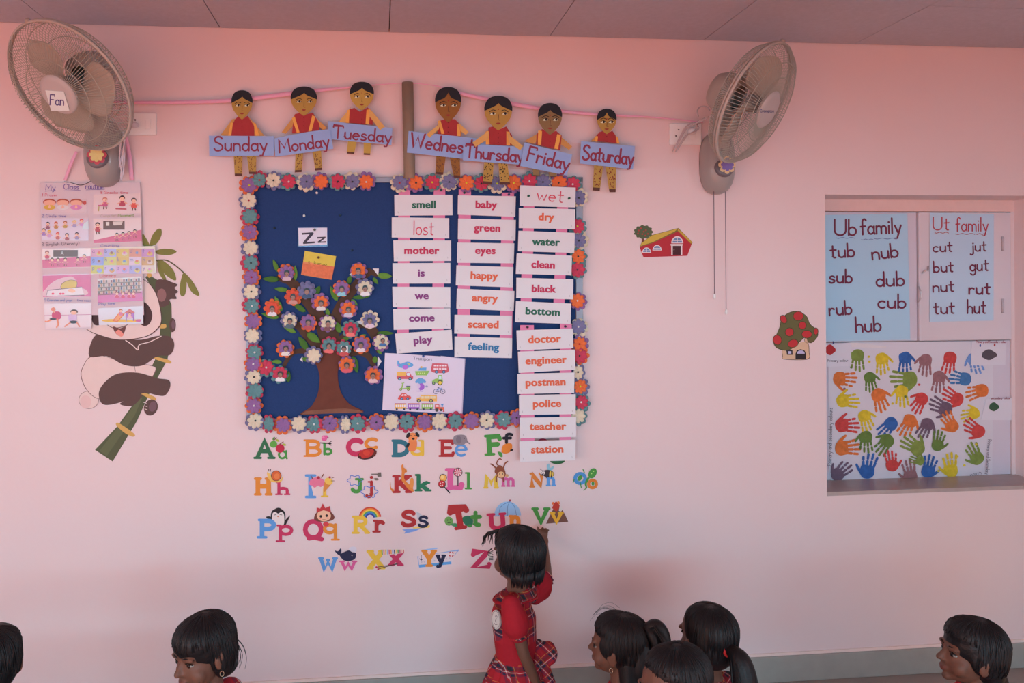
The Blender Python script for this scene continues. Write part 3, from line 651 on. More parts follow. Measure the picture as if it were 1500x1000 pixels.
A.rect(782, 782, 844, 850, (206, 80, 70)).rect(792, 792, 834, 816, (226, 200, 212)).rect(840, 820, 905, 862, (216, 96, 60)).rect(876, 790, 892, 822, BL2).poly([(862, 776), (905, 772), (896, 796), (872, 796)], BL2).poly([(900, 860), (918, 886), (890, 886)], (200, 70, 80))
for x, r in ((808, 24), (868, 18)): A.ell(x, 860, r, r, (60, 54, 54))
A.build('printed_vehicles', pc)
pushpin(555 + 620 / 9.526, 510 + 108 / 9.526, BY - .0074, (44, 84, 150), 'blue push pin holding the transport chart')

# ------------------------------------------------------------------ word cards on pink ribbons
CY = BY - .0115
ribbon_m = M((216, 122, 162), .6, .05, 20)
k45 = crop(560, 250, 4.545); k43 = crop(550, 460, 4.347)
RB = [('left ribbon behind the smell to play cards', (592.5, 271), (590, 510), 17), ('right ribbon behind the smell to play cards', (644, 271), (641, 508), 17), ('left ribbon behind the baby to feeling cards', (681, 277), (679, 515), 18), ('right ribbon behind the baby to feeling cards', (744, 282), (741, 515), 18),
      ('left ribbon behind the wet to bottom cards', (775.5, 280), (770, 465), 16), ('right ribbon behind the wet to bottom cards', (825, 280), (818, 465), 16), ('left ribbon behind the doctor to station cards', (772, 476), (773, 665), 20), ('right ribbon behind the doctor to station cards', (829, 474), (828, 665), 17)]
for ri, (l, (x0, y0), (x1, y1), wd) in enumerate(RB):
    o = sheet('ribbon', [(x0 - wd / 2, y0), (x0 + wd / 2, y0), (x1 + wd / 2, y1), (x1 - wd / 2, y1)], BY - .009 if ri < 4 else BY - .0335, ribbon_m, None, .0008)
    tag(recentre(o), 'flat pink ' + l, 'ribbon', 'pink ribbons behind the word cards')
for i, (x, y, c) in enumerate(((560 + 152 / 4.545, 250 + 126 / 4.545, (40, 70, 100)), (560 + 391 / 4.545, 250 + 129 / 4.545, (44, 84, 80)), (560 + 546 / 4.545, 250 + 146 / 4.545, (44, 84, 80)), (560 + 842 / 4.545, 250 + 158 / 4.545, (40, 58, 100)), (550 + 967 / 4.347, 460 + 82 / 4.347, (56, 50, 60)), (550 + 1208 / 4.347, 460 + 78 / 4.347, (56, 50, 60)))):
    pushpin(x, y, BY - .0100 if i < 4 else BY - .0344, c, 'dark push pin holding the ' + ['left ribbon above the smell card', 'right ribbon above the smell card', 'left ribbon above the baby card', 'right ribbon above the baby card', 'left ribbon above the doctor card', 'right ribbon above the doctor card'][i])
G_, C_, P_, O_, B_ = (42, 98, 80), (190, 50, 86), (132, 58, 122), (216, 98, 68), (44, 112, 162)
CARDS = [('smell', G_, k45, (80, 160, 467, 160, 468, 296, 82, 299), 277, 230), ('lost', 'hand', k45, (63, 309, 445, 315, 445, 450, 63, 444), 0, 0), ('mother', C_, k45, (73, 463, 458, 464, 458, 600, 77, 602), 263, 535), ('is', P_, k45, (68, 615, 453, 613, 454, 750, 71, 751), 260, 685),
         ('we', P_, k45, (67, 772, 453, 774, 453, 912, 70, 908), 262, 836), ('come', P_, k45, (72, 921, 452, 915, 454, 1050, 76, 1058), 263, 984), ('play', P_, k43, (125, 124, 485, 98, 491, 225, 136, 251), 303, 168),
         ('baby', C_, k45, (504, 163, 889, 170, 885, 306, 502, 292), 693, 230), ('green', C_, k45, (505, 317, 889, 327, 886, 466, 503, 455), 698, 385), ('eyes', C_, k45, (500, 478, 879, 483, 875, 616, 497, 612), 686, 535), ('happy', O_, k45, (494, 629, 873, 641, 868, 776, 489, 763), 680, 702),
         ('angry', O_, k45, (497, 784, 880, 800, 875, 934, 493, 918), 684, 852), ('scared', O_, k43, (504, 4, 869, 10, 867, 134, 502, 123), 687, 70), ('feeling', B_, k43, (504, 142, 871, 153, 868, 279, 503, 272), 688, 212),
         ('wet', 'hand', k45, (918, 97, 1288, 112, 1285, 244, 915, 233), 0, 0), ('dry', O_, k45, (910, 247, 1284, 255, 1282, 389, 909, 382), 1093, 312), ('water', G_, k45, (907, 399, 1282, 413, 1278, 547, 903, 535), 1090, 478), ('clean', C_, k45, (895, 549, 1263, 565, 1259, 696, 889, 686), 1071, 630),
         ('black', C_, k45, (893, 712, 1272, 722, 1270, 856, 892, 847), 1077, 790), ('bottom', G_, k45, (890, 867, 1257, 884, 1254, 1020, 884, 1007), 1068, 942), ('doctor', O_, k43, (898, 103, 1257, 91, 1260, 216, 902, 230), 1077, 163), ('engineer', O_, k43, (907, 239, 1270, 225, 1273, 353, 912, 374), 1087, 297),
         ('postman', O_, k43, (904, 380, 1268, 371, 1265, 501, 905, 508), 1083, 437), ('police', O_, k43, (914, 515, 1275, 509, 1275, 636, 915, 642), 1093, 573), ('teacher', O_, k43, (919, 659, 1278, 654, 1277, 781, 920, 790), 1098, 718), ('station', O_, k43, (917, 808, 1275, 799, 1273, 930, 920, 940), 1094, 865)]
card_m = M((216, 206, 214), .5, .025, 8)
for i, (wd, c, T, q, cx, cy) in enumerate(CARDS):
    pts = [(q[0], q[1]), (q[2], q[3]), (q[4], q[5]), (q[6], q[7])]
    how = 'handwritten in red' if c == 'hand' else {G_: 'in green', C_: 'in crimson', P_: 'in purple', O_: 'in orange', B_: 'in blue'}[c]
    yc = (CY if i < 14 else BY - .036) - .0004 * (i % 3)
    t = thing('word_card', 'white word card reading %s %s print' % (wd, how) if c != 'hand' else 'white word card with %s %s' % (wd, how), 'word card', P(*T(q[6] / 2 + q[4] / 2, q[7]), yc), 'word cards hung on ribbons')
    cd_ = sheet('card', pts, yc, card_m, t, .0012, T)
    A = Art(T, yc - .0015, .6)
    ang = math.degrees(math.atan2(q[3] - q[1], q[2] - q[0]))
    if wd == 'lost': A.text('lost', 208, 424, 92, 6.8, (206, 70, 96), 1, width=132)
    elif wd == 'wet': A.text('wet', 1030, 193, 82, 6.8, (206, 66, 88), 6, width=172)
    else: printed(A, wd, cx, cy, 68 * (4.3 / 4.43 if T is k43 else 1.0), c, ang, .027, 1.07, bold=.018)
    A.build('lettering', cd_)
    if wd == 'wet':
        for px, py, s in ((973, 168, 'left'), (1243, 184, 'right')):
            pushpin(*T(px, py), yc - .0012, (44, 92, 74), 'green push pin at the %s end of the wet card' % s)
    else:
        mb = MB()
        for fx in (.06, .94):
            for s in (0, 1):
                u = Vector(pts[3]).lerp(Vector(pts[2]), fx); v = Vector(pts[0]).lerp(Vector(pts[1]), fx); r_ = u.lerp(v, .16)
                a_ = P(*T(r_.x - 1, r_.y - 6), yc - .0012); b_ = P(*T(r_.x + 1, r_.y + 6), yc - .0012)
            mb.tube([a_, b_], .0007, M((170, 160, 170), .3, 0, metal=.7), 5)
        mb.build('staple', cd_)

ILL = (.76, .54, .52)

# ================================================================== paper dolls of the week on a line
tube = thing('cardboard_tube', 'brown cardboard tube standing upright on the notice board', 'tube', P(599, 262, -.03))
mb = MB(); tb = M((134, 100, 84), .8, .10, 30); ti = M((70, 48, 42), .9)
a_, b_ = P(597, 121, -.03), P(600, 262, -.03); ax = (a_ - b_).normalized(); B = ax.to_track_quat('Z', 'Y').to_matrix()
H = (a_ - b_).length
mb.lathe([(.0235, 0), (.0235, H), (.0205, H), (.0205, 0), (.0235, 0)], B, b_, tb, 24); mb.build('tube_wall', tube)
mb = MB(); mb.lathe([(.0204, H - .004), (.0195, H - .012), (0, H - .013)], B, b_, ti, 24); mb.build('inner_lining', tube)
line_m = M((222, 140, 160), .7, .05)
def ribbon_line(name, pts, y, ws, label, mat=line_m):
    mb = MB(); L = smooth_pts(pts, False, 6); n = len(L); vs = []
    for i, (x, yy) in enumerate(L):
        a, b = L[max(i - 1, 0)], L[min(i + 1, n - 1)]; d = math.hypot(b[0] - a[0], b[1] - a[1]); nx, ny = -(b[1] - a[1]) / d, (b[0] - a[0]) / d
        f = i / (n - 1) * (len(ws) - 1); k = min(int(f), len(ws) - 2); h = (ws[k] + (ws[k + 1] - ws[k]) * (f - k)) / 2
        yd = y[0] + (y[1] - y[0]) * i / (n - 1)
        vs += [P(x + nx * h, yy + ny * h, yd), P(x - nx * h, yy - ny * h, yd)]
    mb.add(vs, [[2 * i, 2 * i + 1, 2 * i + 3, 2 * i + 2] for i in range(n - 1)], mat, True)
    o = mb.build(name); sd = o.modifiers.new('cloth', 'SOLIDIFY'); sd.thickness = .0006
    tag(recentre(o), label, 'ribbon', 'pink ribbons strung along the wall'); return o
ribbon_line('hanging_ribbon', [(150, 150), (250, 150), (345, 146.5), (440, 135), (500, 129), (560, 123.5), (598, 121)], (-.037, -.037), [5, 5, 6, 6.5, 3, 1.2, 1], 'thin pink ribbon from left fan to the cardboard tube')
ribbon_line('hanging_ribbon', [(598, 121), (640, 126), (680, 138), (740, 150), (800, 160), (870, 167), (960, 172), (1030, 179)], (-.037, -.037), [1, 1.2, 5, 6, 5.5, 4, 2, 1.6], 'thin pink ribbon from the cardboard tube to right fan')
ribbon_line('hanging_ribbon', [(112, 222), (104, 240), (95, 264)], (-.03, -.008), [4, 5, 4], 'short pink ribbon hanging behind the left fan onto the poster')
ribbon_line('hanging_ribbon', [(184, 200), (190, 232), (193, 264)], (-.03, -.006), [5, 7, 6], 'short pink ribbon hanging right of the left fan base')

k4 = crop(290, 100, 4.6875); k5 = crop(580, 100, 4.054)
TAN, TAN2, BRN, GRY = (164, 116, 58), (172, 126, 62), (134, 80, 40), (128, 92, 62)
SHIRT = (152, 44, 46); STRAP = (224, 136, 60); SIGN = (136, 140, 176); INK = (128, 40, 58)
DOLLS = [
 ('Sunday', k4, (302, 250, 70, 96), TAN, 'V', [(255, 350), (280, 325), (305, 350), (340, 325), (385, 395), (388, 470), (228, 470), (232, 395)], [[(262, 345), (235, 350), (155, 458), (225, 470)], [(345, 330), (372, 360), (455, 462), (390, 470)]], 0,
  [[(225, 370), (240, 375), (228, 462), (208, 462)], [(382, 372), (398, 380), (420, 462), (396, 462)]], [(75, 462), (522, 465), (522, 600), (78, 602)], (112, 565, 95, 360, 0), [[(245, 595), (306, 595), (303, 740), (253, 740)], [(335, 595), (400, 595), (398, 725), (352, 725)]], 'b'),
 ('Monday', k4, (727, 225, 87, 96), TAN, 'V', [(665, 315), (700, 305), (730, 318), (790, 305), (832, 380), (832, 432), (645, 447), (650, 400)], [[(668, 315), (650, 340), (575, 438), (600, 450), (650, 400)], [(795, 330), (815, 345), (885, 408), (860, 425), (825, 395)]], 0,
  [[(645, 340), (665, 332), (698, 440), (678, 442)], [(785, 322), (806, 332), (780, 430), (758, 432)]], [(525, 480), (760, 435), (905, 418), (930, 552), (530, 607)], (560, 578, 88, 345, -7), [[(670, 580), (722, 580), (712, 712), (665, 715)], [(788, 570), (845, 565), (853, 698), (805, 702)]], 'b'),
 ('Tuesday', k4, (1125, 190, 80, 94), TAN2, 'V', [(1040, 280), (1075, 272), (1112, 300), (1165, 268), (1200, 310), (1200, 388), (1035, 374)], [[(1050, 265), (1022, 300), (967, 366), (1015, 372)], [(1172, 275), (1200, 300), (1225, 330), (1282, 402), (1250, 424), (1205, 366), (1178, 330)]], 1,
  [[(1025, 285), (1042, 285), (1036, 376), (1014, 374)], [(1158, 285), (1184, 280), (1174, 386), (1150, 384)]], [(893, 362), (1335, 410), (1328, 526), (1010, 497), (890, 484)], (925, 475, 84, 400, 5), [[(1030, 495), (1090, 500), (1072, 587), (1022, 585)], [(1138, 505), (1190, 508), (1182, 595), (1138, 593)]], ''),
 ('Wednesday', k5, (310, 215, 75, 100), BRN, 'A', [(262, 310), (290, 302), (350, 302), (385, 335), (388, 405), (250, 392), (240, 345)], [[(262, 322), (240, 345), (180, 392), (200, 412), (255, 362)], [(372, 325), (392, 342), (432, 378), (415, 395), (382, 372)]], 1,
  [[(248, 312), (264, 308), (288, 388), (270, 390)], [(365, 330), (384, 332), (384, 402), (362, 402)]], [(75, 372), (480, 415), (560, 430), (550, 552), (475, 546), (65, 500)], (85, 466, 84, 455, 7), [[(240, 515), (296, 525), (280, 632), (235, 627)], [(320, 530), (380, 535), (383, 650), (345, 648)]], 'b'),
 ('Thursday', k5, (608, 265, 80, 98), TAN, 'V', [(550, 352), (575, 345), (610, 365), (655, 345), (690, 400), (690, 458), (545, 452)], [[(552, 375), (530, 385), (455, 440), (472, 466), (548, 420)], [(660, 380), (685, 405), (756, 462), (738, 486), (672, 440)]], 1,
  [[(532, 375), (552, 372), (556, 452), (534, 452)], [(656, 374), (676, 378), (678, 456), (656, 456)]], [(400, 448), (560, 455), (756, 465), (742, 572), (398, 546)], (410, 527, 76, 345, 5), [[(525, 555), (582, 558), (570, 690), (515, 685)], [(608, 560), (662, 565), (678, 690), (618, 690)]], 'd'),
 ('Friday', k5, (915, 300, 69, 90), GRY, 'V', [(868, 360), (890, 375), (915, 388), (950, 370), (985, 400), (975, 486), (832, 452), (835, 390)], [[(865, 375), (840, 388), (762, 432), (820, 448), (850, 420)], [(965, 400), (985, 410), (1046, 464), (1028, 484), (972, 446)]], 0,
  [[(845, 368), (868, 372), (862, 456), (842, 452)], [(958, 390), (980, 396), (962, 480), (940, 476)]], [(762, 440), (1048, 512), (1015, 636), (738, 580)], (778, 545, 84, 250, 14), [[(812, 595), (852, 600), (850, 640), (815, 638)], [(905, 610), (955, 620), (950, 645), (912, 642)]], ''),
 ('Saturday', k5, (1252, 315, 56, 72), TAN, 'A', [(1210, 378), (1235, 370), (1255, 385), (1285, 370), (1312, 410), (1318, 445), (1185, 432), (1190, 400)], [[(1212, 380), (1195, 395), (1158, 432), (1185, 434)], [(1292, 385), (1310, 410), (1330, 446), (1315, 446)]], 0,
  [[(1185, 402), (1200, 404), (1196, 436), (1182, 434)], [(1305, 402), (1318, 410), (1328, 446), (1312, 444)]], [(1100, 432), (1420, 462), (1408, 600), (1092, 565)], (1108, 540, 84, 300, 6), [[(1178, 570), (1232, 575), (1210, 728), (1168, 725)], [(1245, 580), (1308, 585), (1305, 735), (1268, 735)]], 'm'),
]
for di, (day, T, (hx, hy, hrx, hry), skin, part, shirt, arms, over, straps, sign, txt, legs, marks) in enumerate(DOLLS):
    y0 = -.043 if di not in (3,) else -.050
    y0 = {'Monday': -.047, 'Thursday': -.060, 'Wednesday': -.050, 'Friday': -.068}.get(day, -.043)
    t = thing('paper_doll', 'brown cut-paper doll with black hair holding the %s sign' % day, 'paper doll', P(*T(hx, max(p[1] for l in legs for p in l)), y0), 'paper dolls of the weekdays')
    bm_ = M(skin, .85, .10, 40, bump=.05); sm_ = M(SHIRT, .85, .10, 40)
    for l in legs:
        lo = sheet('leg', l, y0, bm_, t, .0012, T)
        (ax_, ay_), (bx_, by_), (cx_, cy_), (dx_, dy_) = l
        A = Art(T, y0 - .0004, .85); A.poly([(dx_ + (ax_ - dx_) * .12, dy_ + (ay_ - dy_) * .12), (cx_ + (bx_ - cx_) * .12, cy_ + (by_ - cy_) * .12), (cx_, cy_), (dx_, dy_)], (86, 46, 40))
        rd = random.Random(di * 5 + int(ax_))
        if marks:
            mc = {'b': (104, 58, 40), 'd': (52, 34, 28), 'm': (112, 40, 36)}[marks]
            for k in range(26):
                u, v = rd.uniform(.08, .92), rd.uniform(.05, .82)
                X = (ax_ + (bx_ - ax_) * u) * (1 - v) + (dx_ + (cx_ - dx_) * u) * v; Y = ay_ + (dy_ - ay_) * v
                A.ell(X, Y, 2.6, 5.0, mc, rd.uniform(-.8, .8), 7)
        A.build('marks', lo)
    yh = y0 - .001
    hd = sheet('head', smooth_pts([(hx - hrx, hy - hry * .25), (hx - hrx * .72, hy - hry * .78), (hx, hy - hry * .98), (hx + hrx * .72, hy - hry * .78), (hx + hrx, hy - hry * .25), (hx + hrx * .92, hy + hry * .25), (hx + hrx * .55, hy + hry * .68), (hx + hrx * .22, hy + hry * .93), (hx, hy + hry * 1.04), (hx - hrx * .22, hy + hry * .93), (hx - hrx * .55, hy + hry * .68), (hx - hrx * .92, hy + hry * .25)], True, 4), yh - .001, bm_, t, .0012, T)
    A = Art(T, yh - .0024, .8); hk = (30, 24, 30)
    for s in (-1, 1):
        ex, ey = hx + s * hrx * .44 + 3, hy + hry * .04
        A.sm([(ex - 17, ey + 3), (ex, ey - 7), (ex + 17, ey + 1), (ex, ey + 8)], (206, 186, 160)); A.ell(ex + 4, ey, 6.5, 7, (40, 26, 24)); A.line([(ex - 18, ey + 2), (ex, ey - 8), (ex + 18, ey)], 3, (40, 26, 24), True)
        A.line([(ex - 20 * 1, ey - 14 + (4 if s < 0 else -2)), (ex, ey - 22), (ex + 20, ey - 14 + (-2 if s < 0 else 4))], 4.2, (44, 28, 26), True)
    A.line([(hx + 2, hy + hry * .1), (hx, hy + hry * .42), (hx + 9, hy + hry * .44)], 3, (92, 52, 34), False)
    A.sm([(hx - 14, hy + hry * .62), (hx, hy + hry * .58), (hx + 14, hy + hry * .62), (hx, hy + hry * .70)], (140, 52, 44)); A.ell(hx + 1, hy - hry * .22, 3, 4, (150, 40, 40)); A.build('painted_face', hd)
    dip = hy - hry * (.55 if part == 'V' else .68)
    sheet('hair', smooth_pts([(hx - hrx * 1.03, hy - hry * .12), (hx - hrx * 1.02, hy - hry * .42), (hx - hrx * .78, hy - hry * .82), (hx - hrx * .3, hy - hry * 1.02), (hx + hrx * .3, hy - hry * 1.02), (hx + hrx * .78, hy - hry * .82), (hx + hrx * 1.02, hy - hry * .42), (hx + hrx * 1.03, hy - hry * .12)], False, 4)
          + smooth_pts([(hx + hrx * 1.03, hy - hry * .12), (hx + hrx * .65, hy - hry * .27), (hx + hrx * .25, hy - hry * .42), (hx + 2, dip - 4)], False, 4)[1:] + smooth_pts([(hx + 2, dip - 4), (hx - hrx * .25, hy - hry * .42), (hx - hrx * .65, hy - hry * .27), (hx - hrx * 1.03, hy - hry * .12)], False, 4)[1:-1], yh - .0032, M((28, 24, 30), .6, .15, 60), t, .0012, T)
    sh_o = sheet('shirt', shirt, y0 - .0006, sm_, t, .0012, T)
    A = Art(T, y0 - .002, .8)
    for k in range(3): A.ell(hx, shirt[2][1] + 20 + 28 * k, 3, 3, (96, 24, 30), 0, 8)
    A.build('buttons', sh_o)
    for s in straps: sheet('strap', s, y0 - .0022, M(STRAP, .4, .08, 40), t, .0006, T)
    ys = y0 - .005
    for s in arms:
        o = sheet('arm', s, ys - .0022 if over and not (day == 'Tuesday' and s is arms[0]) else y0 - .0005, M((198, 136, 78) if over else (184, 118, 66), .8, .08, 30), t, .0012, T)
    sg = sheet('name_sign', sign, ys, M(SIGN, .8, .05, 20), t, .0012, T)
    A = Art(T, ys - .0004, .7); x_, yb_, h_, wd_, an_ = txt
    A.text(day, x_, yb_, h_, 11.5, INK, an_, width=wd_); A.build('lettering', sg)

ILL = (.90, .80, .83)

ILL = (.72, .46, .42)

# ================================================================== wall fans
FG, FG2, FD = (150, 118, 108), (160, 128, 118), (92, 72, 68)
def fan(name_label, cpx, cpy, yc, R, axis, base_px, flower_cols, wire):
    C = P(cpx, cpy, yc); a = Vector(axis).normalized()
    up = Vector((0, 0, 1)); ex = up.cross(a).normalized(); ey = a.cross(ex); B = Matrix((ex, ey, a)).transposed()
    bt = P(*base_px, -.05)
    t = thing('wall_fan', name_label, 'fan', (bt.x, 0, bt.z), 'wall fans')
    L = lambda r, th, h: C + B @ Vector((r * math.cos(th), r * math.sin(th), h))
    wm = M(wire, .5, .05, 10); bm_ = M(FG, .45, .06, 12)
    # front and rear grilles of fine wire
    NW = 104; RH = .072
    fr = [(RH, .058), (RH + (R - RH) * .3, .060), (RH + (R - RH) * .62, .052), (RH + (R - RH) * .86, .034), (R * .985, .010), (R, 0)]
    mb = MB()
    for i in range(NW):
        th = 2 * PI * i / NW
        mb.tube([L(r, th + .10 * (1 - (r - RH) / (R - RH)) * 0, h) for r, h in fr], .0011, wm, 4, caps=False)
    for q, h in ((.32, .0605), (.66, .0505)):
        mb.tube([L(RH + (R - RH) * q, 2 * PI * k / 48, h) for k in range(48)], .0016, wm, 5, closed=True)
    mb.tube([L(R, 2 * PI * k / 64, 0) for k in range(64)], .0058, M(FG2, .4, .05, 10), 8, closed=True)
    g = mb.build('front_grille', t)
    mb = MB(); bk = [(R, -.004), (R * .99, -.022), (R * .9, -.055), (R * .66, -.074), (.085, -.080)]
    for i in range(NW):
        th = 2 * PI * (i + .5) / NW
        mb.tube([L(r, th - .16 * (1 - r / R), h) for r, h in bk], .0011, wm, 4, caps=False)
    for q, h in ((.66, -.074), (.9, -.055)): mb.tube([L(R * q, 2 * PI * k / 48, h) for k in range(48)], .0016, wm, 5, closed=True)
    mb.tube([L(R, 2 * PI * k / 64, -.012) for k in range(64)], .0045, M(FG, .4, .05, 10), 8, closed=True)
    mb.build('rear_grille', t)
    mb = MB(); mb.lathe([(0, .068), (.055, .067), (.068, .064), (.074, .058), (.074, .050)], B, C, M((164, 132, 126), .4, .04, 8), 40); hub = mb.build('hub_cap', t)
    mb = MB(); p = L(R + .004, PI / 2 + .12, -.004); mb.ball(p, (.011, .011, .011), bm_, seg=10, rings=8); mb.build('rim_clip', t)
    # blades, at rest
    for k in range(3):
        mb = MB(); vs = []; NR, NA = 9, 9
        for i in range(NR + 1):
            r = .035 + (R * .80 - .035) * i / NR
            half = (.30 + .55 * math.sin(PI * min(1, (i / NR) * 1.02)) ** .6 * (1 - .15 * i / NR)) * (1.0 if i < NR else .72)
            for j in range(NA + 1):
                u = j / NA - .5; th = 2 * PI * k / 3 - .35 + u * 2 * half * .96 + .25 * i / NR
                h = -.012 - u * .050 * (1 - .25 * i / NR) + .008 * (u * 2) ** 2
                vs.append(L(r, th, h))
        fs = [[i * (NA + 1) + j, i * (NA + 1) + j + 1, (i + 1) * (NA + 1) + j + 1, (i + 1) * (NA + 1) + j] for i in range(NR) for j in range(NA)]
        mb.add(vs, fs, M((158, 124, 110), .45, .05, 8), True); b = mb.build('blade', t)
        sd = b.modifiers.new('thick', 'SOLIDIFY'); sd.thickness = .003
    mb = MB(); mb.lathe([(0, .018), (.03, .016), (.036, 0), (.036, -.03)], B, C, M((120, 92, 84), .5), 24); mb.build('blade_hub', t)
    # motor housing behind the rear grille
    mb = MB(); mb.lathe([(.05, -.078), (.082, -.084), (.084, -.11), (.08, -.15), (.066, -.178), (.04, -.19), (0, -.193)], B, C, bm_, 32); mo = mb.build('motor_housing', t)
    mb = MB(); pt = L(0, 0, -.135); 
    neck_top = pt; nb = Vector((bt.x, -.07, bt.z + .17))
    mb.tube([nb + Vector((0, .005, -.04)), nb, nb.lerp(neck_top, .5) + Vector((0, .01, -.01)), neck_top], [.036, .036, .034, .034], bm_, 16); mb.build('neck', t)
    # rounded base on the wall
    mb = MB(); vs = []; NS, NP = 28, 14; w2, d2, h2 = .071, .078, .135
    cz = bt.z + .095
    for i in range(NP + 1):
        ph = -PI / 2 + PI * i / NP
        for j in range(NS):
            th = 2 * PI * j / NS
            e = .55; sg = lambda v, p: math.copysign(abs(v) ** p, v)
            x = w2 * sg(math.cos(ph), .8) * sg(math.cos(th), .85); y = d2 * sg(math.cos(ph), .8) * sg(math.sin(th), .8); z = h2 * sg(math.sin(ph), .75)
            vs.append((bt.x + x, min(y - .022, 0), cz + z))
    fs = [[i * NS + j, i * NS + (j + 1) % NS, (i + 1) * NS + (j + 1) % NS, (i + 1) * NS + j] for i in range(NP) for j in range(NS)]
    mb.add(vs, fs, M((138, 110, 104), .3, .04, 10, coat=.3), True); mb.build('wall_base', t)
    q = Vector((bt.x, -.1005, bt.z + .066)); BB = Matrix.Rotation(PI / 2, 3, 'X') @ Matrix.Rotation(math.radians(-14), 3, 'X')
    mb = MB(); vs = []
    mb.lathe([(0, .006), (.034, .005), (.040, .001), (.041, -.01)], BB, q, M((96, 74, 76), .35, coat=.3), 28); mb.build('switch_panel', t)
    return t, C, B, a, hub, bt, L
lf, lC, lB, la, lhub, lbt, lL = fan('beige wall fan on the left above the class routine poster', 102, 129, -.35, .243, (-.375, -.705, -.60), (149, 258), None, (150, 122, 108))
rf, rC, rB, ra, rhub, rbt, rL = fan('beige wall fan on the right turned towards the shuttered window', 1106, 153, -.35, .240, (.595, -.640, -.486), (1054, 270), None, (152, 126, 114))
# paper flowers stuck over the fan switches
for bt_, f, b, l in ((lbt, (196, 150, 96), (170, 64, 72), 'tan paper flower stuck on the left fan base'), (rbt, (116, 84, 130), (206, 150, 110), 'purple paper flower stuck on the right fan base')):
    c0 = Vector((bt_.x + .004, -.112, bt_.z + .074)); t = thing('paper_flower', l, 'flower', c0)
    for nm, r, dy, c in (('back_petals', .038, 0, b), ('front_petals', .028, -.004, f)):
        N = 48; vs = [tuple(c0 + Vector((0, dy, 0)))]; 
        for i in range(N):
            a = 2 * PI * i / N; k = r * (1 - .24 * (1 - abs(math.cos(a * 4)) ** .6)); vs.append((c0.x + k * math.cos(a), c0.y + dy - .003 - .25 * k * math.sin(a) * -1 * .0, c0.z + k * math.sin(a)))
        mb = MB(); mb.add(vs, [[0, 1 + i, 1 + (i + 1) % N] for i in range(N)], M(c, .85, .08, 60)); o = mb.build(nm, t); sd = o.modifiers.new('paper', 'SOLIDIFY'); sd.thickness = .0006
# the Fan label taped on the hub and the maker's word on the other
def on_disc(L, C, B, pts, h):          # local disc coordinates (metres) to world
    return [C + B @ Vector((x, y, h)) for x, y in pts]
def disc_art(px, py, Cc, Bb, h):        # sight line met with the hub plane
    d = (P(px, py, -1.0) - CAM); n = Bb @ Vector((0, 0, 1)); p0 = Cc + n * h
    return CAM + d * ((p0 - CAM).dot(n) / d.dot(n))
class DiscArt(Art):
    def __init__(s, T, C, B, h, **k): super().__init__(T, 0, **k); s.C, s.B, s.h = C, B, h
    def pt(s, x, y): return disc_art(*s.T(x, y), s.C, s.B, s.h + s.k * s.step)
k33 = crop(0, 0, 3.333)
mb = MB(); pts = [disc_art(*k33(*q), lC, lB, .0695) for q in ((222, 440), (312, 446), (340, 540), (250, 540))]
mb.slab(pts, lB @ Vector((0, 0, .001)), M((196, 190, 200), .5)); o = mb.build('label_card')
tag(o, 'white handwritten Fan label on the left fan hub', 'label'); recentre(o)
A = DiscArt(k33, lC, lB, .0708); A.text('Fan', 244, 512, 50, 5, (66, 50, 92), 2, width=66); w_ = A.build('lettering'); w_.data.transform(Matrix.Translation(-o.location)); w_.parent = o
k41 = crop(960, 40, 4.1667)
A = DiscArt(k41, rC, rB, .0686)
vs_, fs_ = type_mesh('Crompton', .012); mx_ = max(v[0] for v in vs_)
A.mb.add([A.pt(638 + v[0] / mx_ * 86, 519 - v[1] * 26) for v in vs_], fs_, A.m((60, 56, 96))); A.build('maker_word', rhub)
A = None
# sockets and cords
def socket(x0, y0, x1, y1, label, plugx):
    t = thing('wall_socket', label, 'socket', P((x0 + x1) / 2, y1, 0), 'switch plates beside the fans')
    mb = MB(); px_box(mb, x0, y0, x1, y1, 0, -.011, M((216, 186, 188), .25, .03, 8)); mb.build('plate', t, .004)
    w_ = x1 - x0
    mb = MB(); px_box(mb, x0 + w_ * .62, y0 + 9, x0 + w_ * .80, y1 - 9, -.011, -.016, M((222, 196, 198), .3)); mb.build('switch', t, .002)
    mb = MB()
    for dx_, dy_ in ((0, -6), (-4, 3), (4, 3)):
        mb.lathe([(0, .0005), (.0035, .0005), (.0035, 0)], Matrix.Rotation(PI / 2, 3, 'X'), P(x0 + w_ * .28 + dx_, (y0 + y1) / 2 + dy_, -.0112), M((60, 40, 44), .6, 0), 10)
    mb.build('socket_holes', t)
    return t
socket(186, 165, 229, 198, 'white wall switch socket beside the left fan', 0)
socket(981, 180, 1028, 212, 'white wall switch socket with plugged cable beside the right fan', 0)
cab = M((170, 132, 130), .5, .05, 10)
def cable(name, pts, r, label, m=cab, T=IDENT, group=None):
    mb = MB(); q = []
    for i, (x, y, d) in enumerate(pts): q.append(P(*T(x, y), d))
    mb.tube(smooth_pts([tuple(v) for v in q], False, 6), r, m, 8); o = mb.build(name); tag(recentre(o), label, 'cable', group); return o
plug = thing('plug', 'grey plug in the socket beside the right fan', 'plug', P(1014, 196, -.02))
mb = MB(); mb.ball(P(1014, 192, -.026), (.018, .018, .016), M((200, 168, 168), .35), seg=14, rings=10); mb.build('plug_body', plug)
def bunch(label, loops, r, m, T):
    mb = MB()
    for pts in loops: mb.tube(smooth_pts([tuple(P(*T(x, y), d)) for x, y, d in pts], False, 6), r, m, 8)
    o = mb.build('power_cable'); tag(recentre(o), label, 'cable', 'power cables of the fans')
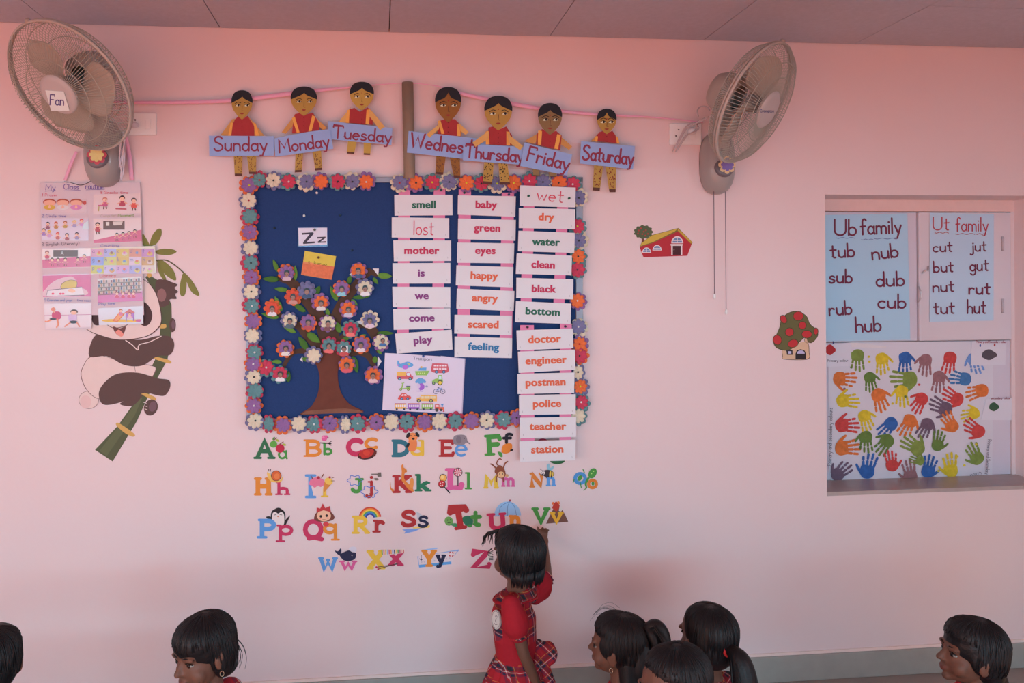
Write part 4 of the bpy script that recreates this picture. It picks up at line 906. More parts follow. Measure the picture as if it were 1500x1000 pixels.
bunch('pinkish looped cable bunch between the right socket and the right fan', ([(225, 635, -.03), (255, 600, -.05), (235, 580, -.05), (190, 605, -.05), (160, 650, -.04), (118, 735, -.03), (108, 755, -.03), (130, 720, -.04), (185, 625, -.05), (240, 590, -.06), (285, 570, -.09), (325, 545, -.12)],
  [(262, 545, -.10), (255, 510, -.09), (275, 485, -.08), (310, 485, -.1), (330, 505, -.12)], [(200, 650, -.05), (150, 720, -.04), (125, 760, -.035), (160, 700, -.05), (190, 660, -.05), (262, 620, -.05), (250, 585, -.07), (300, 555, -.1)]), .0031, cab, k41)
bunch('pale cable bunch hanging right of the left fan base', ([(600, 640, -.09), (606, 700, -.07), (588, 790, -.05), (562, 845, -.045), (575, 790, -.05), (598, 720, -.06)], [(612, 640, -.09), (602, 740, -.06), (590, 875, -.045), (604, 820, -.045), (608, 740, -.06)], [(590, 690, -.08), (584, 780, -.055), (600, 850, -.045), (606, 780, -.05)]), .0032, M((188, 150, 152), .5), k33)
p_ = M((200, 160, 160), .5)
pl_ = thing('plug', 'grey plug in the socket beside the left fan', 'plug', P(197, 183, -.02))
mb = MB(); mb.ball(P(197, 183, -.025), (.018, .016, .012), M((176, 140, 140), .35), seg=14, rings=10); mb.build('plug_body', pl_)
# black thread that carries the routine poster
cable('hanging_thread', [(137, 261, -.06), (130, 267, -.04), (118, 271, -.02), (106, 268, -.012), (94, 266, -.008)], .0013, 'thin black thread from the left fan base to the poster, left side', M((50, 40, 46), .7))
cable('hanging_thread', [(157, 261, -.06), (160, 264, -.04), (164, 267, -.008)], .0013, 'short black thread from the left fan base to the poster, right side', M((50, 40, 46), .7))
# two pull strings with little weights under the right fan
for i, (x, y1, s) in enumerate(((1045.5, 432, 'shorter pull string with small weight under the right fan'), (1062.5, 455, 'longer pull string with small weight under the right fan'))):
    a_ = P(x, 270, -.05); b_ = P(x + 1.2, y1, -.05)
    t = thing('pull_string', s, 'string', b_, 'pull strings of the right fan')
    mb = MB(); mb.tube([a_, b_], .0016, M((112, 80, 84), .6), 6); mb.build('cord', t)
    mb = MB(); mb.tube([b_ + Vector((0, 0, .006)), b_ + Vector((0, 0, .002)), b_ + Vector((0, 0, -.012)), b_ + Vector((0, 0, -.016))], [.002, .0055, .006, .003], M((206, 190, 200), .3), 10); mb.build('weight', t)

ILL = (.90, .80, .83)

# ================================================================== wall stickers
SY = -.0012
def sticker(name, label, cat, px, py, group=None): return thing(name, label, cat, P(px, py, 0), group)
def lay(art, name, parent): return art.build(name, parent)
# ---- alphabet
GD, GN, ORA, CRM, TEA, YEL, RED, LBL, PNK, NAV, DGR = (50, 104, 72), (74, 142, 66), (222, 132, 52), (196, 52, 92), (52, 108, 126), (228, 180, 66), (172, 46, 50), (96, 146, 208), (214, 92, 148), (36, 36, 66), (42, 112, 82)
def pair(ch, cbox, ccol, sbox, scol, pic, cword, sword, picname, c2=None, cang=0, sang=0, first=False, picfirst=False):
    s = c2 or ch.lower()
    t = sticker('letter_sticker', '%s%s wall sticker, %s capital and %s small letter%s' % (ch, s, cword, sword, ', with ' + picname if picname else ''), 'sticker', (cbox[0] + sbox[2]) / 2, max(cbox[3], sbox[3]), 'alphabet stickers under the notice board')
    if picfirst and pic: A = Art(IDENT, SY); pic(A); lay(A, 'picture', t)
    A = Art(IDENT, SY - .0008); A.fat(ch, *cbox, ccol, cang); lay(A, 'capital_letter', t)
    A = Art(IDENT, SY - .0012); A.fat(s, *sbox, scol, sang); lay(A, 'small_letter', t)
    if pic and not picfirst: A = Art(IDENT, SY - .0016); pic(A); lay(A, 'picture', t)
BKK, BRW, WHT, SKN = (40, 32, 36), (128, 64, 42), (226, 206, 204), (226, 160, 120)
def p_a(A): A.ell(400.6, 650.5, 5.4, 5, (96, 158, 70)).ell(410.3, 656.5, 6.4, 6.4, (190, 40, 70)).line([(401, 645), (405, 641)], 1.2, BRW).line([(410, 650), (415, 647)], 1.2, BRW).ell(406.5, 645, 3, 1.5, (176, 180, 70), .5).ell(416.5, 651, 3, 1.4, (176, 180, 70), .3).ell(401, 642, 2.6, 1.3, (90, 140, 60), -1)
def p_b(A): A.line([(469, 648.4), (485, 649.5)], 1.3, BKK).line([(481, 649), (485.5, 646)], .8, BKK).line([(481, 649.3), (485, 652)], .8, BKK).ell(475, 641.8, 4, 4.2, (222, 92, 150)).ell(477.6, 640, 2.6, 2.6, (222, 92, 150)).poly([(471.6, 642), (473, 637), (476, 641)], (238, 130, 170)).poly([(479.8, 640), (482, 641), (479.6, 642)], BKK)
def p_c(A): A.sm([(525, 665), (533, 658), (545, 656), (551, 662), (546, 670), (535, 673), (527, 671)], (66, 34, 36)).sm([(526, 664), (533, 658), (543, 657), (548, 661), (543, 668), (533, 671), (527, 670)], (188, 50, 44)).ell(549, 664, 2.2, 5, (100, 44, 40), .4).ell(527, 669.5, 3.4, 2, (70, 34, 36), .6).ell(537, 663, 5, 4, (206, 66, 50))
def p_d(A): A.sm([(598, 652), (600, 641), (608, 641), (611, 650), (608, 660), (599, 660)], (226, 126, 76)).ell(604.5, 640, 7.2, 6.6, (230, 136, 84)).ell(598, 637.5, 2.6, 4.4, BKK, .5).ell(611.5, 636.5, 2.4, 4.2, BKK, -.6).ell(605.5, 642.4, 2, 1.5, BKK).ell(602, 638, .8, .8, BKK).ell(608, 638, .8, .8, BKK).ell(597.5, 652, 2, 4, BKK, .5)
def p_e(A): A.sm([(664, 648), (665, 639), (673, 636.5), (682, 638), (685, 646), (689, 649.5), (688, 650.5), (683, 648), (679, 651), (668, 651)], (140, 126, 136)).ell(672, 644, 4, 5.5, (122, 108, 120)).ell(680, 642, .8, .8, BKK)
def p_f(A): A.sm([(735, 662), (737, 652), (746, 649), (750, 651), (749, 660), (742, 664)], (226, 128, 50)).ell(749.5, 659, 2.6, 1.6, BKK, -.5).sm([(729, 661.5), (735, 663), (736, 669), (732, 668)], GN)
def p_g(A): A.ell(816.5, 674, 11, 5.8, (44, 92, 54)).ell(816.5, 672, 10, 5, GD)
def p_h(A): A.sm([(391, 693), (394, 690), (397, 697), (401, 702), (411, 702.5), (413.5, 698), (414.5, 700), (411, 705.5), (400, 706), (394, 702)], (228, 180, 96)).ell(404.6, 696.6, 7.6, 7.8, (84, 50, 44)).ell(404.6, 696.6, 6.8, 7.0, (208, 96, 54)).ell(405.4, 697.4, 4, 4.2, (222, 122, 70)).line([(394, 690), (393.5, 687.2)], .9, BKK).line([(396, 690), (396.5, 687)], .9, BKK).ell(394.5, 691.5, 1.8, 1.6, WHT)
def p_i(A): A.poly([(456, 712), (474, 712), (472, 724), (459, 724)], (226, 196, 196)).sm([(453, 709), (455, 702), (464, 699), (473, 702), (476, 708), (470, 713), (466, 711), (461, 714), (457, 711)], (222, 116, 146)).ell(466.5, 699.5, 2.4, 2.2, (176, 40, 60)).line([(458, 701), (455.5, 697)], 1.2, BRW).line([(471, 699), (474, 694.5)], 1.4, BRW).poly([(474, 710), (477, 702), (486, 708), (474, 722)], (210, 130, 64)).ell(481.5, 704.5, 6, 5, (232, 184, 88), .4).ell(483, 699, 1.6, 1.6, (190, 50, 60)).line([(486, 700), (489, 699)], .8, BRW).line([(485, 704), (489.5, 704)], .8, BRW)
def cloud(A, cx, cy, s):
    A.outline([(cx + s * (1 + .18 * math.cos(6 * a)) * math.cos(a), cy + s * .72 * (1 + .18 * math.cos(6 * a)) * math.sin(a)) for a in [2 * PI * i / 48 for i in range(48)]], 1.0, (92, 124, 200))
def p_j(A): cloud(A, 519.6, 703.5, 9.6); cloud(A, 541, 720, 11); A.poly([(544, 693.6), (553, 693.6), (553, 692), (558, 691.6), (558.6, 698), (553, 698.4), (552.6, 695.2), (544, 695)], (112, 98, 92)).sm([(547, 701), (552, 700), (555, 702), (551, 703.4)], (122, 106, 98))
def p_k(A): A.sm([(588, 682), (590.5, 680), (591, 684), (595, 687), (596, 691), (593, 692.5), (592, 700), (596, 706), (603, 712), (606, 720), (598, 716), (592, 708), (588, 702), (588.5, 691)], (216, 126, 60)).sm([(571, 709), (572, 706), (573, 714), (577, 717), (575, 720), (572, 716)], (216, 126, 60)).sm([(601, 702), (604, 699.5), (606, 704), (605, 714), (601, 713)], (222, 140, 74)).ell(594, 689.5, .8, .8, BKK)
def p_l(A):
    A.line([(670.8, 698), (670.8, 711)], 1.6, (96, 66, 84)).ell(670.8, 691.4, 6.6, 6.6, BKK).ell(670.8, 691.4, 5.8, 5.8, (226, 196, 200))
    for k in range(8):
        a = 2 * PI * k / 8; A.poly([(670.8, 691.4), (670.8 + 5.8 * math.cos(a), 691.4 + 5.8 * math.sin(a)), (670.8 + 5.8 * math.cos(a + .4), 691.4 + 5.8 * math.sin(a + .4))], (204, 66, 100))
    A.ell(649, 699.8, 5.6, 5.6, BKK).ell(649.2, 699.8, 4.8, 4.8, (230, 164, 86)).ell(648, 698.6, 2.6, 2.6, (238, 196, 130)).line([(651, 713), (658.4, 721.4)], 1.6, BKK).ell(647.4, 708.8, 5.6, 5.6, BKK).ell(647.2, 708.4, 4.9, 4.9, (196, 44, 56))
    for d in ((-2, -1), (1.6, -2), (1, 2), (-1.6, 2.4)): A.ell(647.2 + d[0], 708.4 + d[1], .8, .8, WHT)
def p_m(A): A.line([(733, 683), (728, 680), (728.5, 675.5), (732, 671.5), (734.5, 673)], 1.5, (140, 72, 50), True).line([(727, 686), (722, 681), (719, 679.5)], 2, (140, 72, 50), True).line([(737, 686), (740, 678.5), (743.5, 676)], 2, (140, 72, 50), True).sm([(726, 686), (732, 681), (738, 686), (740, 692), (733, 697), (725, 692)], (140, 72, 50)).ell(734, 694, 7, 6.4, (140, 72, 50)).ell(742.5, 696.5, 2.4, 2.4, (206, 150, 110)).ell(734, 695, 5.2, 4.6, (224, 172, 128)).ell(732, 694, .8, .8, BKK).ell(736.4, 694, .8, .8, BKK).line([(727, 698), (727, 705)], 2.2, (140, 72, 50)).line([(737, 700), (738, 705)], 2.2, (140, 72, 50))
def p_n(A): A.sm([(802, 688), (801, 681), (804.5, 679), (806, 685), (811, 682), (810, 687), (805, 690)], (140, 180, 200)).ell(803, 693.5, 9, 5.6, (60, 48, 52), .12).ell(806, 694, 1.4, 5, (222, 180, 80), .1).ell(809.5, 694.4, 1.2, 3.8, (222, 180, 80), .1).ell(795, 692.6, 4, 4, (72, 60, 66)).ell(793, 692, 2, 2.4, WHT).ell(796.6, 692.4, 1.8, 2.2, WHT).ell(793.2, 692.4, .8, .9, BKK).ell(796.6, 692.8, .8, .9, BKK).line([(793, 688), (791, 686.5)], .8, BKK).line([(801, 698), (800, 700)], .8, BKK).line([(807, 698), (808, 700)], .8, BKK)
def p_o(A): A.ell(868, 693, 5.6, 8, GN, .5).ell(866.5, 693.5, .9, .9, (190, 210, 120)).ell(869.5, 690, .9, .9, (190, 210, 120)).line([(862, 700), (858, 708), (859, 714), (855, 718)], [3.4, 2.8, 2, 1], GN, True).line([(856, 692), (854, 687.5)], 1.4, GN).line([(850, 707), (851.5, 714)], 1.4, GN).line([(841, 702), (839.5, 706.5)], 1.4, GN).ell(849.5, 700, 3, 4.4, GN, .6).ell(868.5, 708, 2, 3, GN)
pair('A', (369.7, 642.5, 405.3, 672), GD, (407, 659, 421.7, 672.5), GN, p_a, 'dark green', 'green', 'two apples')
pair('B', (443.4, 643.4, 471, 669), ORA, (470.8, 647.7, 487, 666.8), GN, p_b, 'orange', 'green', 'a pink bird on a twig')
pair('C', (506.7, 641, 532.7, 668.5), CRM, (533.5, 640.5, 553.5, 659), ORA, p_c, 'crimson', 'orange', 'a red crab')
pair('D', (571.7, 643.4, 600.3, 669.4), TEA, (601, 644, 622, 668), YEL, p_d, 'teal', 'yellow', 'an orange puppy')
pair('E', (641, 643.4, 666.3, 669), RED, (666.3, 649.7, 684.8, 669), LBL, p_e, 'red', 'blue', 'a grey elephant')
pair('F', (707, 636, 736, 667), GN, (735.6, 633.5, 751.8, 650), (36, 32, 42), p_f, 'green', 'black', 'an orange fish', cang=-4)
pair('G', (784, 642, 806, 668), CRM, (806, 650, 824, 672), LBL, p_g, 'crimson', 'blue', 'green picture below the station card')
pair('H', (370.3, 699, 401, 725.7), ORA, (402, 705, 426.6, 725), CRM, p_h, 'orange', 'crimson', 'an orange snail')
pair('I', (445, 694.5, 465, 729.5), LBL, (468.5, 706, 482.4, 728), YEL, p_i, 'light blue', 'yellow', 'pink cupcake and cone')
pair('J', (513.6, 700, 534.4, 722.6), GN, (535, 697, 547.4, 729.5), RED, p_j, 'green', 'red', 'blue-outlined clouds and a grey jet')
pair('K', (573, 695.6, 606, 722), RED, (606, 694, 633.6, 719.6), DGR, p_k, 'red', 'dark green', 'an orange kangaroo')
pair('L', (649.8, 685.4, 680.4, 717.8), PNK, (679.8, 691.4, 692.4, 716.6), GN, p_l, 'pink', 'green', 'three lollipops')
pair('M', (706.8, 694.7, 732, 715.4), YEL, (733, 699, 756, 712.7), PNK, p_m, 'yellow', 'pink', 'an upside-down brown monkey')
pair('N', (774, 692, 798.6, 714), (214, 120, 54), (798.6, 697.4, 815.7, 711.8), LBL, p_n, 'orange', 'blue', 'a striped bee')
pair('O', (840, 691, 859.8, 710), (78, 138, 196), (860, 701, 876, 716.3), (216, 120, 50), p_o, 'blue', 'orange', 'a green octopus')
def p_p(A): A.sm([(389.5, 757), (395, 756), (399, 760), (394, 760.5)], BKK).sm([(418, 762), (422, 757), (425, 755), (421, 764), (417, 770)], BKK).sm([(397, 766), (397.5, 750), (404, 744.6), (408, 743.4), (412, 745), (417.6, 751), (418, 764), (416, 770), (405, 769)], BKK).sm([(399, 768), (399, 753), (403, 749.5), (407.5, 752), (412, 749.5), (416, 754), (415.6, 768), (407, 771)], (230, 206, 206)).line([(402, 754), (404.6, 753.4)], .8, BKK).line([(410, 753.4), (413, 754)], .8, BKK).ell(407.3, 756.4, 1.2, .8, (206, 120, 90))
def p_q(A): A.sm([(460, 759), (464, 750), (474, 746), (484, 749), (490, 757), (486, 762), (474, 764), (464, 763)], (120, 62, 54)).ell(474.4, 755, 10.4, 8.4, (236, 176, 148)).poly([(463.6, 750.5), (464, 743), (469, 744.6), (472.8, 737), (476.4, 744), (483, 741), (485, 750), (474, 747)], (190, 54, 62)).ell(470, 756, 1.8, 2, BKK).ell(478.6, 755, 1.8, 2, BKK).ell(469, 759.5, 1.6, 1, (232, 140, 130)).ell(480, 758.6, 1.6, 1, (232, 140, 130)).line([(472.6, 761), (476.4, 761)], .9, (170, 60, 60)).sm([(473, 767), (478, 764), (482, 768), (477, 771)], (206, 60, 72))
def p_r(A):
    for r, c in ((15.4, (206, 70, 54)), (13.2, (230, 140, 54)), (11.4, (228, 190, 80)), (9.6, (84, 150, 90)), (7.8, (66, 120, 190)), (6.0, (56, 60, 140))):
        A.line(ell_pts(542, 758.6, r, r, 0, 18, PI * 1.0, 2 * PI * .98), 2.2, c, caps=False)
    for x, y in ((540, 762), (544, 764), (560, 760), (563, 762)): A.ell(x, y, 3.4, 3, (228, 200, 200))
def p_s(A): A.poly([(589, 775.4), (620, 772.4), (608, 778), (592, 781.5), (594, 778)], (122, 150, 214)).poly([(610, 749), (616, 752), (620, 757), (611, 760)], (190, 184, 196)).poly([(604, 772), (630, 769), (629, 772.6), (606, 774)], (230, 190, 100))
def p_t(A): A.ell(657.4, 763, 6.2, 6.8, (108, 152, 80), -.4).sm([(660, 768), (667, 766), (675, 770), (668, 772)], (70, 134, 92)).sm([(676, 760), (684, 755), (692, 758), (692, 768), (684, 770)], (44, 112, 86)).ell(688, 770, 3.6, 2.2, (70, 140, 70)).ell(655.6, 761.6, .8, .9, BKK).ell(660, 761, .8, .9, BKK).line([(656, 765.6), (660, 765)], .8, BKK)
def p_u(A):
    A.poly(ell_pts(743.6, 755.4, 19.6, 21, -.04, 24, PI, 2 * PI), (150, 184, 224)); A.ell(747, 732.6, 1.3, 1.3, (170, 50, 60))
    for k in (-.5, 0, .5): A.line([(747, 734), (743.6 + k * 20, 742), (743.6 + k * 26, 755)], .7, (96, 124, 176), True)
def p_v(A): A.poly([(800, 766.8), (808, 750), (814, 738), (820, 740), (828, 754), (832.4, 764)], (120, 76, 66)).poly([(808.6, 744), (811, 738), (814.5, 734), (818, 737), (821, 742), (815, 749)], (190, 56, 44)).ell(810, 737, 1.6, 2.2, (226, 110, 60), .6).ell(818.4, 736, 1.6, 2.4, (226, 120, 66), -.5).poly([(818.6, 748), (820, 740), (824, 746), (822, 749)], (222, 200, 200))
def p_w(A): A.sm([(497, 812), (501, 810), (505, 808), (511, 806), (516, 808.5), (521.4, 810), (520, 818), (512, 821.4), (503, 820)], (40, 40, 72)).sm([(490, 806), (495, 807), (499, 803), (500, 807), (498, 813), (494, 811)], (40, 40, 72)).sm([(511, 803), (516, 800.5), (522, 802), (521, 808), (514, 807)], (214, 200, 216)).ell(515.6, 813.4, .7, .7, WHT)
def p_x(A):
    A.poly([(558.6, 804.6), (593, 803.4), (593.4, 809.4), (560, 813.6)], (226, 200, 196))
    cs = [(90, 140, 70), (206, 90, 110), (226, 180, 90), (160, 170, 210), (206, 90, 110), (222, 140, 80), (110, 150, 210), (50, 56, 96), (222, 190, 100), (96, 150, 90), (196, 90, 120), (226, 170, 160), (206, 96, 100)]
    for k, c in enumerate(cs): x = 559.6 + k * 2.6; A.line([(x, 804.8), (x + .4, 812.6 - k * .26)], 1.7, c, caps=False)
    A.line([(551, 830.5), (582, 826)], 1, (80, 60, 60)).line([(553, 833.4), (584, 824.4)], 1, (80, 60, 60)).ell(551.5, 830.4, 1.5, 1.4, CRM).ell(554, 833.2, 1.5, 1.4, CRM)
def p_y(A): A.line([(612, 815), (614, 830), (661, 825), (664, 815), (672, 805.6), (612, 815)], 1.2, (140, 164, 216)).poly([(613, 814), (668, 807), (662, 824), (615, 829)], (222, 196, 204)).line([(618, 806), (640, 803)], 1.8, (150, 176, 222)).poly([(614, 827), (661, 822), (661, 826), (614.4, 831)], (92, 150, 208)).line([(617, 813), (617, 820)], .9, NAV).line([(614.6, 818), (617, 820.4), (619.6, 818)], .8, NAV)
def p_y2(A):
    for k in range(4):
        a = k * PI / 2 + .4; A.line(ell_pts(661, 811.4, 3.2, 3.2, 0, 6, a, a + .9), 1.6, (190, 60, 70), caps=False)
        a += .8; A.line(ell_pts(661, 811.4, 3.2, 3.2, 0, 6, a + .1, a + .7), 1.6, WHT, caps=False)
    for x, y in ((617.5, 823), (622, 822.6), (636.5, 821), (654, 818), (658.4, 817.4)): A.ell(x, y, 1.2, 1.2, (196, 176, 190))
def p_z(A): A.ell(717.5, 814, 3.2, 7.5, (226, 214, 212), .3)
def zst(A):
    p_z(A)
    for k in range(6): A.line([(714 + k * .6, 809 + k * 2.2), (718, 808.4 + k * 2.2), (722, 806.6 + k * 2.6)], 1.1, BKK, True)
    A.line([(716, 807), (720, 803.6)], 1.8, BKK)
pair('P', (374.4, 759.5, 404.4, 788.6), LBL, (402.7, 768, 429.5, 793.8), CRM, p_p, 'blue', 'crimson', 'a penguin', picfirst=True)
pair('Q', (443.8, 760, 474.6, 792.7), CRM, (473, 766, 499, 791.5), ORA, p_q, 'crimson', 'orange', 'a red-crowned queen')
pair('R', (513.6, 755, 543.6, 781.7), YEL, (544, 761, 564, 780), RED, p_r, 'yellow', 'red', 'a rainbow', picfirst=True)
pair('S', (587, 746, 610, 772.4), RED, (612, 754.4, 628, 773), NAV, p_s, 'red', 'navy', 'a small sailboat', picfirst=True)
pair('T', (656, 740, 689, 775.4), RED, (688.4, 747.7, 706, 771.7), GN, p_t, 'red', 'green', 'a green turtle', cang=-9, picfirst=True)
pair('U', (711.8, 751, 743.9, 777), CRM, (743.5, 754, 765.5, 774), ORA, p_u, 'crimson', 'orange', 'a light blue umbrella', c2='n', cang=-4, picfirst=True)
pair('V', (776.8, 743, 808, 768), GN, (803.7, 749.5, 827, 766.8), (230, 170, 54), p_v, 'green', 'yellow', 'an erupting volcano', picfirst=True)
pair('W', (464.7, 815.8, 496.3, 836.6), LBL, (495.8, 821, 524.5, 835), PNK, p_w, 'blue', 'pink', 'a navy whale')
pair('X', (535, 805.4, 566.5, 833.7), YEL, (566.5, 808, 593, 829), CRM, p_x, 'yellow', 'crimson', 'a striped xylophone')
pair('Y', (615.6, 805, 641.6, 830), ORA, (636.7, 812, 654.6, 831.8), NAV, lambda A: (p_y(A), p_y2(A)), 'orange', 'navy', 'a yacht', picfirst=True)
tz = sticker('letter_sticker', 'crimson Z wall sticker with zebra stripes beside the standing girl\'s face', 'sticker', 705, 834, 'alphabet stickers under the notice board')
A = Art(IDENT, SY); A.fat('Z', 690, 805, 719.6, 833.5, CRM, -3); lay(A, 'capital_letter', tz); A = Art(IDENT, SY - .0008); zst(A); lay(A, 'picture', tz)

# ---- panda on bamboo
kp = crop(90, 320, 2.7045)
pd = sticker('panda_sticker', 'large wall sticker of a panda climbing green bamboo behind the class routine poster', 'sticker', 190, 675)
DK, WH, OL = (92, 66, 64), (224, 192, 190), (120, 84, 84)
A = Art(kp, SY)
def bam(A):
    A.poly([(133, 916), (203, 962), (300, 800), (345, 700), (375, 640), (420, 560), (438, 440), (436, 340), (392, 250), (345, 222), (332, 232), (376, 300), (396, 400), (380, 540), (330, 640), (288, 730), (222, 822)], (84, 86, 62))
    A.poly([(150, 920), (180, 940), (290, 780), (320, 710), (310, 706), (245, 800)], (98, 98, 70))
    for q in ([(217, 818), (228, 810), (288, 852), (282, 864), (250, 848)], [(312, 692), (330, 690), (372, 708), (368, 720), (340, 708)], [(370, 556), (378, 548), (430, 562), (428, 574)], [(388, 422), (412, 418), (414, 432), (392, 434)], [(338, 216), (352, 214), (358, 226), (346, 234)]): A.sm(q, (206, 158, 92))
bam(A); A.build('bamboo', pd)
for pts in ([(322, 60), (345, 95), (348, 110), (325, 108)], [(350, 105), (358, 70), (378, 44), (395, 42), (396, 66), (380, 96), (360, 108)], [(372, 130), (400, 120), (440, 122), (456, 132), (430, 144), (385, 142)], [(378, 168), (400, 165), (440, 200), (455, 240), (440, 242), (405, 215)], [(380, 175), (400, 205), (415, 240), (402, 240), (384, 210)], [(484, 216), (496, 250), (490, 300), (474, 306), (468, 280), (474, 240)], [(488, 216), (520, 250), (545, 296), (540, 306), (515, 290), (496, 250)]):
    A = Art(kp, SY - .0004); A.sm(pts, (124, 118, 62)); A.build('leaf', pd)
A = Art(kp, SY - .0004); A.line([(376, 165), (415, 165), (450, 185), (486, 216)], 5, (96, 84, 60), True); A.build('stem', pd)
A = Art(kp, SY - .001)
A.ell(108, 718, 40, 36, OL).ell(108, 718, 38.4, 34.4, WH).ell(96, 726, 22, 26, (222, 180, 180))
A.sm([(112, 548), (150, 540), (260, 570), (350, 580), (375, 600), (330, 660), (220, 700), (150, 715), (100, 680), (76, 620), (90, 575)], OL).sm([(114, 550), (150, 542), (260, 570), (350, 582), (372, 600), (328, 658), (220, 698), (150, 713), (102, 678), (79, 620), (92, 576)], WH)
A.sm([(128, 470), (110, 545), (180, 545), (250, 580), (320, 582), (380, 545), (430, 540), (447, 500), (430, 468), (380, 465), (300, 480), (180, 455)], DK)
A.sm([(148, 690), (170, 650), (220, 615), (300, 610), (380, 632), (425, 640), (430, 670), (410, 700), (380, 700), (330, 690), (280, 712), (200, 736), (160, 732)], DK)
A.sm([(232, 732), (310, 698), (318, 705), (280, 742)], DK)
A.ell(354, 748, 27, 33, DK, .35).ell(362, 744, 15, 21, (116, 84, 94), .3).ell(440, 422, 13, 28, DK).ell(443, 420, 7, 18, (116, 84, 94))
A.line([(254, 482), (280, 500), (302, 520), (308, 500), (350, 488), (395, 466)], 3.4, (226, 200, 198), True)
A.line([(290, 585), (293, 605)], 1.6, OL)
for q in ((326, 728), (330, 742), (330, 754)): A.line([(q[0], q[1]), (q[0] + 10, q[1] + 3)], 2.4, (226, 200, 198))
A.build('body', pd)
A = Art(kp, SY - .0016)
A.sm([(374, 250), (410, 242), (432, 250), (460, 262), (448, 275), (462, 290), (450, 300), (456, 318), (430, 320), (425, 340), (395, 350), (378, 330)], DK).ell(397, 303, 18, 26, (140, 98, 98))
A.sm([(325, 240), (360, 270), (385, 320), (398, 400), (380, 440), (330, 470), (230, 482), (140, 460), (90, 430), (60, 380), (70, 300), (140, 230), (240, 205)], (86, 58, 58)).sm([(325, 243), (358, 272), (382, 321), (395, 400), (377, 437), (329, 467), (230, 479), (141, 457), (93, 430), (63, 380), (73, 300), (142, 233), (240, 208)], WH)
A.sm([(322, 330), (345, 345), (360, 380), (350, 415), (325, 425), (300, 400), (300, 350)], (74, 50, 52)).sm([(120, 380), (160, 370), (165, 415), (130, 420)], (74, 50, 52)).line([(180, 420), (210, 434), (252, 425), (270, 412)], 2.6, (86, 58, 58), True).sm([(205, 428), (230, 435), (255, 428), (240, 466), (215, 455)], (110, 66, 64)).sm([(214, 452), (228, 440), (246, 458), (236, 468)], (226, 140, 130))
A.build('head', pd)

# ---- barn and mushroom house
kb = crop(910, 310, 3.847)
bn = sticker('barn_sticker', 'wall sticker of a red barn with yellow roof and apple tree', 'sticker', 975, 377)
A = Art(kb, SY); A.poly([(113, 185), (118, 140), (126, 140), (132, 185)], (120, 60, 56))
A.poly([(125 + 52 * (1 + .08 * math.cos(11 * a)) * math.cos(a), 114 + 37 * (1 + .08 * math.cos(11 * a)) * math.sin(a)) for a in [2 * PI * i / 66 for i in range(66)]], (84, 92, 66))
for d in ((-26, -8), (-6, 12), (14, -10), (26, 10), (-14, -20), (2, -2), (12, 20), (-30, 8)): A.ell(125 + d[0], 114 + d[1], 5, 4.4, (172, 60, 58))
A.build('tree', bn)
A = Art(kb, SY - .0006); A.poly([(104, 200), (322, 96), (398, 180), (372, 248), (126, 257)], (178, 44, 56)).poly([(104, 198), (112, 178), (170, 132), (322, 92), (402, 172), (396, 184), (320, 110), (178, 176)], (118, 100, 48)).poly([(106, 194), (114, 178), (172, 134), (320, 95), (300, 112), (176, 172)], (200, 164, 70)).poly([(320, 94), (400, 170), (394, 180), (318, 106)], (190, 152, 62)); A.build('barn', bn)
for cx, cy, r in ((143, 231, 25), (202, 218, 26), (316, 178, 34)):
    A = Art(kb, SY - .0012); A.poly(ell_pts(cx, cy, r, r * 1.2, 0, 14, PI, 2 * PI), (226, 206, 210)).poly(ell_pts(cx, cy - 4, r * .8, r * .85, 0, 14, PI, 2 * PI), (110, 130, 170)).line([(cx, cy), (cx, cy - r * 1.1)], 3, (226, 206, 210), caps=False).line([(cx - r * .8, cy - r * .45), (cx + r * .8, cy - r * .45)], 3, (226, 206, 210), caps=False); A.build('painted_window', bn)
A = Art(kb, SY - .0012); A.rect(278, 182, 348, 190, (226, 206, 210)).rect(282, 186, 344, 243, (226, 206, 210)).rect(290, 192, 336, 243, (74, 34, 40)).ell(298, 214, 2, 3, (220, 200, 190)); A.build('painted_door', bn)
ms = sticker('mushroom_sticker', 'wall sticker of a mushroom house with red-spotted green cap beside the window', 'sticker', 1165, 527)
A = Art(kb, SY); A.sm([(912, 770), (908, 815), (920, 832), (1050, 832), (1060, 790), (1048, 735), (980, 745)], (84, 60, 54)).sm([(914, 770), (911, 813), (921, 829), (1048, 829), (1057, 790), (1046, 735), (980, 745)], (212, 172, 146)); A.ell(1050, 722, 19, 18, (84, 60, 54)).ell(1050, 722, 17, 16, (206, 166, 140)); A.build('house', ms)
A = Art(kb, SY - .0006); A.sm([(858, 735), (875, 690), (892, 650), (905, 600), (950, 566), (1000, 562), (1045, 588), (1065, 632), (1105, 668), (1106, 705), (1075, 738), (1052, 732), (1040, 706), (1010, 730), (975, 762), (935, 782), (880, 770)], (70, 60, 42)).sm([(861, 735), (878, 690), (895, 650), (908, 602), (951, 569), (1000, 565), (1043, 590), (1062, 633), (1102, 669), (1103, 704), (1075, 735), (1053, 728), (1038, 703), (1008, 728), (973, 759), (935, 779), (882, 767)], (100, 92, 58))
for cx, cy, rx, ry, ro in ((998, 588, 27, 24, 0), (915, 606, 16, 22, -.5), (1021, 640, 20, 20, 0), (948, 678, 22, 22, 0), (1046, 690, 27, 20, 0), (1097, 674, 10, 18, 0), (880, 722, 22, 26, -.2), (968, 742, 28, 20, -.3)): A.ell(cx, cy, rx + 4, ry + 4, (78, 66, 44), ro).ell(cx, cy, rx, ry, (186, 48, 54), ro)
A.build('cap', ms)
